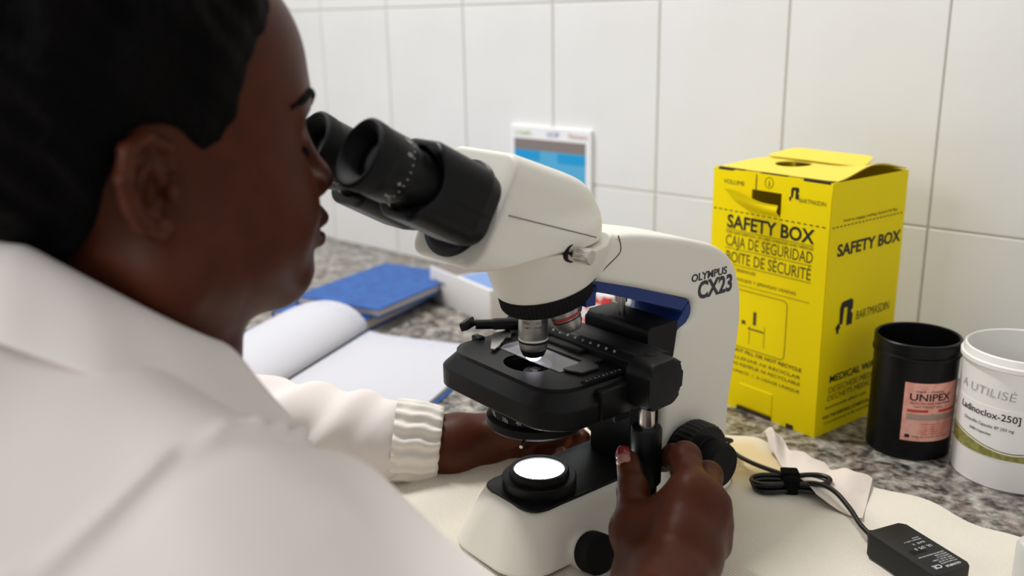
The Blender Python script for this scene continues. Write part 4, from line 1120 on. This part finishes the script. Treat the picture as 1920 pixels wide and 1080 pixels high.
def f_headskin(P):
    q0 = to_head(P); w = np.clip((q0[:, 1]-0.005)/0.035, 0, 1)*np.clip(-q0[:, 2]/0.01+0.0, 0, 1)
    q = q0.copy(); q[:, 2] = q0[:, 2]*(1+w*0.17); m = mir(q)
    d = s_ell(q, (0, -0.006, 0.050), (0.0725, 0.094, 0.084))
    d = smin(d, s_ell(q, (0, 0.040, 0.058), (0.060, 0.0485, 0.056)), 0.02)
    d = smin(d, s_ell(m, (0.012, 0.040, -0.008), (0.052, 0.052, 0.062)), 0.025)
    d = smin(d, s_ell(m, (0.032, 0.054, -0.022), (0.030, 0.034, 0.036)), 0.020)       # full cheeks
    d = smin(d, s_cap(m, (0.047, 0.008, -0.042), (0.016, 0.070, -0.066), 0.026, 0.024), 0.022)  # jaw
    d = smin(d, s_ell(q, (0, 0.082, -0.062), (0.026, 0.020, 0.017)), 0.014)           # chin
    d = smin(d, s_cap(m, (0.010, 0.082, 0.044), (0.040, 0.063, 0.046), 0.0125, 0.010), 0.014)   # brow
    d = smax(d, -s_ell(m, (0.034, 0.098, 0.022), (0.021, 0.019, 0.013)), 0.012)       # eye sockets
    d = smin(d, s_ell(m, (0.0315, 0.0720, 0.0220), (0.0155, 0.0115, 0.0115)), 0.004)  # lids
    d = smin(d, s_cap(q, (0, 0.090, 0.030), (0, 0.103, 0.002), 0.0075, 0.0105), 0.010)  # nose
    d = smin(d, s_ell(q, (0, 0.1050, -0.0030), (0.0140, 0.0125, 0.0110)), 0.008)
    d = smin(d, s_ell(m, (0.0145, 0.0970, -0.0060), (0.0085, 0.0105, 0.0085)), 0.006)
    d = smin(d, s_ell(q, (0, 0.082, -0.034), (0.030, 0.024, 0.024)), 0.012)           # muzzle
    up = np.minimum(s_cap(m, (0, 0.1065, -0.0275), (0.011, 0.1040, -0.0285), 0.0078, 0.0070), s_cap(m, (0.011, 0.1040, -0.0285), (0.024, 0.092, -0.0355), 0.0070, 0.003))
    lo = np.minimum(s_cap(m, (0, 0.1040, -0.0440), (0.011, 0.1020, -0.0430), 0.0080, 0.0072), s_cap(m, (0.011, 0.1020, -0.0430), (0.024, 0.091, -0.0365), 0.0072, 0.003))
    d = smin(d, up, 0.006); d = smin(d, lo, 0.006)
    d = smax(d, -s_cap(m, (0, 0.1150, -0.0358), (0.022, 0.1000, -0.0362), 0.0022, 0.0016), 0.003)   # mouth line
    d = smax(d, -s_ell(q, (0, 0.104, -0.056), (0.020, 0.008, 0.005)), 0.006)
    # ears (scaled about the canal)
    m = mir(q0); m = np.stack([m[:, 0], (m[:, 1]+0.017)/0.80-0.006, (m[:, 2]-0.002)/0.70+0.002], 1)
    hx = [(0.0690, 0.010, 0.016), (0.0725, 0.006, 0.030), (0.0775, -0.008, 0.037), (0.0880, -0.022, 0.030), (0.0930, -0.0265, 0.012), (0.0905, -0.022, -0.006), (0.0840, -0.0125, -0.020), (0.0740, -0.002, -0.027)]
    rad = [0.0042, 0.0045, 0.0048, 0.0050, 0.0048, 0.0046, 0.0060, 0.0062]
    e = None
    for i in range(len(hx)-1):
        c = s_cap(m, hx[i], hx[i+1], rad[i], rad[i+1]); e = c if e is None else smin(e, c, 0.003)
    pl = s_ell(m, (0.0765, -0.010, 0.006), (0.0050, 0.0175, 0.0290), np.array([[0.93, -0.36, 0], [0.36, 0.93, 0], [0, 0, 1]]))
    e = smin(e, pl, 0.004)
    ah = smin(s_cap(m, (0.0815, -0.016, -0.010), (0.0850, -0.0165, 0.010), 0.0035), s_cap(m, (0.0850, -0.0165, 0.010), (0.0800, -0.006, 0.026), 0.0035, 0.003), 0.003)
    e = smin(e, ah, 0.003)
    e = smax(e, -s_ell(m, (0.0880, -0.004, 0.002), (0.0150, 0.0100, 0.0155)), 0.003)
    e = smax(e, -s_ell(m, (0.0900, -0.0100, 0.024), (0.0090, 0.0075, 0.0080)), 0.003)
    e = smin(e, s_ell(m, (0.0765, 0.0065, 0.000), (0.0050, 0.0045, 0.0070)), 0.003)    # tragus
    e = smin(e, s_ell(m, (0.0740, 0.001, -0.0240), (0.0052, 0.0085, 0.0080)), 0.004)   # lobe
    d = smin(d, e*0.72, 0.004)
    return d

HAND_R = dict(
    thumb=[((0.149, -0.0338, 0.0505), 0.0170), ((0.1194, -0.012, 0.0663), 0.0140), ((0.0984, 0.0087, 0.082), 0.0108), ((0.0800, 0.0222, 0.0925), 0.0086)],
    index=[((0.1438, 0.0178, 0.0943), 0.0130), ((0.117, 0.0416, 0.1033), 0.0108), ((0.0911, 0.0600, 0.0882), 0.0092), ((0.0770, 0.0645, 0.0780), 0.0082)],
    middle=[((0.1496, 0.0282, 0.0829), 0.0125), ((0.1205, 0.0632, 0.0828), 0.0105), ((0.0946, 0.0791, 0.0643), 0.0090), ((0.0799, 0.0769, 0.0523), 0.0080)],
    ring=[((0.1521, 0.0328, 0.0679), 0.0120), ((0.1219, 0.0734, 0.0572), 0.0102), ((0.0988, 0.0851, 0.0365), 0.0088), ((0.0894, 0.0778, 0.0282), 0.0078)],
    pinky=[((0.1549, 0.0303, 0.0548), 0.0108), ((0.1296, 0.0664, 0.0389), 0.0090), ((0.1087, 0.0742, 0.0240), 0.0080), ((0.0998, 0.0694, 0.0195), 0.0070)])
HAND_L = dict(
    thumb=[((-0.128, 0.022, 0.040), 0.0150), ((-0.098, 0.052, 0.048), 0.0125), ((-0.0835, 0.082, 0.054), 0.0100), ((-0.0800, 0.104, 0.054), 0.0085)],
    index=[((-0.110, 0.078, 0.042), 0.0120), ((-0.098, 0.108, 0.036), 0.0098), ((-0.086, 0.121, 0.030), 0.0085), ((-0.0690, 0.1170, 0.0300), 0.0075)],
    middle=[((-0.117, 0.078, 0.030), 0.0118), ((-0.102, 0.106, 0.023), 0.0096), ((-0.088, 0.115, 0.019), 0.0084), ((-0.074, 0.111, 0.019), 0.0075)],
    ring=[((-0.120, 0.073, 0.019), 0.0110), ((-0.104, 0.096, 0.0135), 0.0092), ((-0.090, 0.103, 0.0125), 0.0080), ((-0.077, 0.097, 0.0125), 0.0072)],
    pinky=[((-0.120, 0.065, 0.0135), 0.0098), ((-0.107, 0.083, 0.0110), 0.0082), ((-0.095, 0.088, 0.0105), 0.0074), ((-0.084, 0.084, 0.0105), 0.0068)])
WR_R = np.array([0.1692, -0.0356, 0.0536]); EL_R = np.array([0.268, -0.215, 0.066])
WR_L = np.array([-0.133, 0.012, 0.032]); EL_L = np.array([-0.285, -0.185, 0.064])
SH_R = np.array([0.175, -0.290, 0.150]); SH_L = np.array([-0.185, -0.290, 0.145])
def f_hand(P, H, wrist, elbow, web):
    palm = None
    for k in ('index', 'middle', 'ring', 'pinky'):
        a, r = H[k][0]
        mid = wrist*0.45+np.asarray(a)*0.55
        c = smin(s_cap(P, wrist, mid, 0.0200, 0.0155), s_cap(P, mid, a, 0.0155, r), 0.008)
        palm = c if palm is None else smin(palm, c, 0.012)
    th = H['thumb']
    palm = smin(palm, s_cap(P, wrist, th[0][0], 0.020, th[0][1]), 0.012)
    palm = smin(palm, s_cap(P, th[0][0], th[1][0], th[0][1], th[1][1]), 0.012)
    palm = smin(palm, s_cap(P, th[1][0], H['index'][0][0], web, web), 0.014)
    palm = smin(palm, s_cap(P, th[0][0], H['middle'][0][0], 0.015, 0.013), 0.014)
    d = palm
    for k in ('thumb', 'index', 'middle', 'ring', 'pinky'):
        J = H[k]; f = None
        for i in range(3):
            if k == 'thumb' and i == 0: continue
            c = s_cap(P, J[i][0], J[i+1][0], J[i][1]*0.97, J[i+1][1])
            f = c if f is None else smin(f, c, 0.004)
            if i > 0: f = smin(f, np.linalg.norm(P-np.asarray(J[i][0]), axis=1)-J[i][1]*1.02, 0.003)
        d = smin(d, f, 0.006)
    # forearm, flattened wrist
    d = smin(d, s_cap(P, wrist, wrist*0.72+elbow*0.28, 0.0235, 0.0285), 0.014)
    d = smin(d, s_cap(P, wrist*0.72+elbow*0.28, elbow, 0.0285, 0.036), 0.014)
    return d
def near(P, lo, hi, pad=0.03):
    return np.all((P > np.array(lo)-pad) & (P < np.array(hi)+pad), axis=1)
def boxdist(P, lo, hi):
    q = np.maximum(np.maximum(np.array(lo)-P, P-np.array(hi)), 0)
    return np.linalg.norm(q, axis=1)+0.01
HB = ((-0.10, -0.40, 0.22), (0.10, -0.14, 0.48))
RB = ((0.06, -0.27, 0.0), (0.32, 0.11, 0.13))
LB = ((-0.34, -0.24, 0.0), (-0.055, 0.14, 0.11))
def f_body(P):
    d = s_cap(P, (0, -0.274, 0.300), (0, -0.292, 0.195), 0.0510, 0.0560)               # neck
    d = smin(d, s_cap(P, (0, -0.345, 0.16), (0, -0.43, -0.22), 0.075, 0.10), 0.05)       # trunk inside the coat
    d = smin(d, s_cap(P, (0, -0.335, 0.165), SH_R, 0.045, 0.045), 0.03)
    d = smin(d, s_cap(P, (0, -0.335, 0.165), SH_L, 0.045, 0.045), 0.03)
    d = smin(d, s_cap(P, SH_R, EL_R, 0.045, 0.036), 0.02)
    d = smin(d, s_cap(P, SH_L, EL_L, 0.045, 0.036), 0.02)
    for (lo, hi), fn, k in ((HB, f_headskin, 0.022), (RB, lambda Q: f_hand(Q, HAND_R, WR_R, EL_R, 0.0125), 0.010), (LB, lambda Q: f_hand(Q, HAND_L, WR_L, EL_L, 0.0120), 0.010)):
        m = near(P, lo, hi)
        e = boxdist(P, lo, hi)
        if m.any(): e[m] = fn(P[m])
        d = np.where(m, smin(d, e, k), np.minimum(d, e+k))
    return d
person = link('person', sdf_mesh('person', f_body, (-0.36, -0.56, -0.34), (0.36, 0.15, 0.49), 0.0020, 5, 1), M_skin)
person.matrix_world = Matrix.Rotation(SC, 4, 'Z')
tag(person, 'person in a white lab coat looking into the microscope, hand on the stage knob', 'person')

# hair
hair_line = [(0.066, 0.125), (0.064, 0.106), (0.056, 0.086), (0.042, 0.064), (0.033, 0.050), (0.031, 0.028), (0.024, 0.012), (0.013, 0.010), (0.007, 0.022), (-0.004, 0.032), (-0.022, 0.030), (-0.030, 0.006), (-0.033, -0.018), (-0.038, -0.034), (-0.050, -0.044), (-0.12, -0.044), (-0.18, 0.0), (-0.18, 0.22), (0.06, 0.22)]
hair_line_r = rpoly([p+(0.016,) for p in hair_line], 0.016, 4)
def f_hair(P):
    q = to_head(P)
    a = np.arctan2(q[:, 0], q[:, 1]+0.006)
    tw_ = 0.0035*np.sin(a*13+q[:, 2]*70)+0.0030*np.sin(q[:, 1]*120+q[:, 2]*95)+0.0022*np.sin(q[:, 0]*210+q[:, 1]*160)+0.0016*np.sin(q[:, 2]*330+q[:, 1]*280)
    top = np.clip((q[:, 2]-0.03)/0.06, 0, 1); back = np.clip((-q[:, 1]-0.0)/0.06, 0, 1)
    r0 = s_ell(q, (0, -0.008, 0.050), (0.0745, 0.096, 0.086))
    hl = s_poly(q[:, 1], q[:, 2], hair_line_r)
    ed = np.clip(-hl/0.035, 0, 1)
    d = r0-(0.0020+0.0200*np.maximum(top, back*0.7)*ed)-tw_*(0.25+0.75*np.maximum(top, back)*ed)
    d = smax(d, hl, 0.010)
    nape = smax(s_cap(P, (0, -0.282, 0.330), (0, -0.288, 0.290), 0.0560, 0.0535), hl, 0.008)
    d = smin(d, nape, 0.008)
    return d*0.8
hair = link('hair', sdf_mesh('hair', f_hair, (-0.12, -0.44, 0.22), (0.12, -0.15, 0.50), 0.0025, 4, 1), M_hair, person)
# brows, lashes, lips, nails
def hp_(p): return tuple(from_head(p))
def face_pt(x, z, off):
    ys = np.linspace(0.03, 0.125, 380)
    W = np.stack([from_head((x, y, z)) for y in ys]); dd = f_headskin(W)
    k = np.nonzero(dd < 0)[0]
    return tuple(from_head((x, ys[k[-1]]+off, z)))
for s in (1, -1):
    tube('eyebrow', [face_pt(s*a, b, -0.0008) for a, b in ((0.014, 0.0440), (0.024, 0.0475), (0.034, 0.0495), (0.044, 0.0495), (0.052, 0.0465), (0.058, 0.0420))], [0.0026, 0.0030, 0.0030, 0.0030, 0.0028, 0.0018], M_hair, person, 8, 4)
    tube('eyelashes', [face_pt(s*a, b, 0.0006) for a, b in ((0.024, 0.0190), (0.031, 0.0165), (0.038, 0.0160), (0.045, 0.0175), (0.051, 0.0200))], 0.0018, M_hair, person, 6, 4)
M_nail = mat('varnished_nail', rgb(118, 36, 32), 0.25, spec=0.6, coat=0.3); M_nailb = mat('natural_nail', rgb(150, 104, 96), 0.3, spec=0.5)
t3 = np.array(HAND_R['thumb'][3][0]); t2 = np.array(HAND_R['thumb'][2][0])
tdir = (t3-t2)/np.linalg.norm(t3-t2)
ndir = np.array([0.42, -0.86, 0.30]); ndir -= tdir*(ndir@tdir); ndir /= np.linalg.norm(ndir)
def nail(name, c, ax, nr, L_, W_, material, squash=0.0022):
    V = []; F = []; nu, nv = 10, 10
    z = Vector(nr); y = Vector(ax); x = y.cross(z)
    for i in range(nu+1):
        for j in range(nv+1):
            u = (i/nu-0.5)*2; v = (j/nv-0.5)*2
            w = W_*math.sqrt(max(0, 1-0.55*v**4-0.0*v))*u
            h = squash*(1-u*u)*1.6-0.0006*v*v
            V.append(Vector(c)+x*w+y*(v*L_)+z*h)
    for i in range(nu):
        for j in range(nv): F.append((i*(nv+1)+j, (i+1)*(nv+1)+j, (i+1)*(nv+1)+j+1, i*(nv+1)+j+1))
    o = link(name, me_from(name, V, F, True), material, person)
    md = o.modifiers.new('thickness', 'SOLIDIFY'); md.thickness = 0.0008
    return o
nail('fingernail', t3+tdir*0.0035+ndir*0.0068, tdir, ndir, 0.0052, 0.0062, M_nail)
nail('nail_base', t3-tdir*0.0035+ndir*0.0078, tdir, ndir, 0.0042, 0.0060, M_nailb)

# lab coat
ah_p = np.array([0.135, -0.300, 0.215]); ah_n = np.array([0.80, 0.20, -0.56]); ah_n /= np.linalg.norm(ah_n)
def f_coat(P):
    x, y, z = P[:, 0], P[:, 1], P[:, 2]
    d = s_ell(P, (0, -0.405, -0.02), (0.185, 0.120, 0.26))
    d = smin(d, s_ell(P, (0, -0.375, 0.120), (0.160, 0.095, 0.120)), 0.06)
    d = smin(d, s_cap(P, (0.035, -0.335, 0.195), (0.150, -0.305, 0.165), 0.066, 0.066), 0.05)
    d = smin(d, s_cap(P, (-0.035, -0.335, 0.195), (-0.165, -0.300, 0.150), 0.066, 0.066), 0.05)
    d = smin(d, s_cap(P, (0.0, -0.300, 0.12), (0.0, -0.355, 0.215), 0.085, 0.060), 0.05)
    ra = smin(s_cap(P, (0.165, -0.290, 0.150), EL_R, 0.067, 0.058), s_cap(P, EL_R, WR_R*0.56+EL_R*0.44, 0.058, 0.044), 0.03)
    d = smin(d, ra, 0.03)
    WL = WR_L*0.74+EL_L*0.26
    la = smin(s_cap(P, SH_L, EL_L, 0.066, 0.055), s_cap(P, EL_L, WL, 0.056, 0.036), 0.03)
    d = smin(d, la, 0.03)
    # folds: gathered along the sleeves and below the collar
    f1 = 0.0030*np.sin((x*0.9+z*1.3)*62+2.5*np.sin(y*21))*np.clip((x-0.10)/0.05, 0, 1)
    f2 = 0.0036*np.sin((y*1.2-z*0.7)*48+3*np.sin(x*16))
    f3 = 0.0030*np.sin((x+y*0.6)*130+2*np.sin(z*60))*np.clip((-0.15-x)/0.03, 0, 1)
    s = (P-ah_p)@ah_n
    seam = 0.0040*np.exp(-(s/0.0050)**2)*(1+0.6*np.sin((y-z)*240))-0.0030*np.exp(-((s-0.012)/0.007)**2)
    seam = seam*np.clip((x-0.05)/0.04, 0, 1)
    d = d-f1-f2-f3-seam
    return d*0.85
coat = link('lab_coat', sdf_mesh('lab_coat', f_coat, (-0.40, -0.56, -0.30), (0.38, 0.06, 0.30), 0.0034, 5, 1), M_coat, person)
# collar: stand and fall folded round the neck
def collar():
    rows = []
    n = 56
    for i in range(n+1):
        t = i/n
        a = radians(-205+230*t)                          # from the left front round the back to the right front
        # ring centre follows the neck; back high, front low
        ca, sa = cos(a), sin(a)
        yb = sa
        zt = min(0.308, 0.2666-0.78*(0.0640*sa))
        cx, cy = 0.0, -0.2900
        r = 0.0640
        ex_ = max(0, yb)                                   # towards the front
        tip = max(0, t-0.86)/0.14; tip2 = max(0, 0.14-t)/0.14; tp = max(tip, tip2)
        top = (cx+r*ca, cy+(r+0.012*ex_)*sa, zt)
        ins = (cx+(r-0.006)*ca, cy+(r+0.012*ex_-0.006)*sa, zt-0.004)
        inb = (cx+(r-0.004)*ca, cy+(r+0.012*ex_-0.004)*sa, zt-0.040)
        wob = 0.002*sin(i*0.9)
        o1 = (cx+(r+0.010)*ca, cy+(r+0.022*ex_+0.010)*sa, zt-0.004)
        o2 = (cx+(r+0.024+wob)*ca, cy+(r+0.030*ex_+0.022)*sa, zt-0.018-0.006*tp)
        o3 = (cx+(r+0.038+wob)*ca+0.0, cy+(r+0.042*ex_+0.034)*sa+0.010*tp, zt-0.036-0.012*tp)
        o4 = (cx+(r+0.033+wob)*ca, cy+(r+0.039*ex_+0.030)*sa+0.009*tp, zt-0.0395-0.012*tp)
        o5 = (cx+(r+0.012)*ca, cy+(r+0.024*ex_+0.008)*sa, zt-0.018)
        rows.append([inb, ins, top, o1, o2, o3, o4, o5])
    V = [p for r_ in rows for p in r_]; m = 8; F = []
    for i in range(n):
        for j in range(m): F.append((i*m+j, (i+1)*m+j, (i+1)*m+(j+1) % m, i*m+(j+1) % m))
    F.append(tuple(range(m))); F.append(tuple(n*m+j for j in range(m))[::-1])
    bm = bmesh.new(); vs = [bm.verts.new(v) for v in V]
    for f in F: bm.faces.new([vs[k] for k in f])
    o = link('collar', bm_me(bm, 'collar', 80), M_coat, coat)
    sd = o.modifiers.new('smooth', 'SUBSURF'); sd.levels = 2; sd.render_levels = 2
    return o
collar()
# elastic knitted cuff on the far wrist
def cuff(wrist, elbow, r0, r1, L_, name, back=0.010):
    ax = Vector(wrist-elbow).normalized(); c = Vector(wrist)-ax*back
    Fm = frame(c-ax*L_, tuple(ax), (0, 0, 1))
    V = []; F = []; n = 240; prof = []
    for k in range(13):
        t = k/12; prof.append((r0+(r1-r0)*t+0.0018*sin(t*pi), t*L_))
    prof += [(r1-0.0035, L_+0.0008), (r1-0.006, L_-0.006)]
    for i, (r, z) in enumerate(prof):
        for k in range(n):
            a = 2*pi*k/n
            w = 0.0019*math.copysign(abs(sin(a*17+0.6*sin(z*260+2*a)))**0.7, sin(a*17+0.6*sin(z*260+2*a)))+0.0002*sin(z*620+a*5)*(i < 13)
            V.append(Fm @ Vector(((r+w)*cos(a)*1.0, (r+w)*sin(a)*0.88, z)))
    for i in range(len(prof)-1):
        for k in range(n): F.append((i*n+k, i*n+(k+1) % n, (i+1)*n+(k+1) % n, (i+1)*n+k))
    return link(name, me_from(name, V, F, True), M_knit, coat)
cuff(WR_L, EL_L, 0.0375, 0.0335, 0.042, 'cuff')
cuff(WR_R, EL_R, 0.0430, 0.0380, 0.036, 'cuff', 0.062)
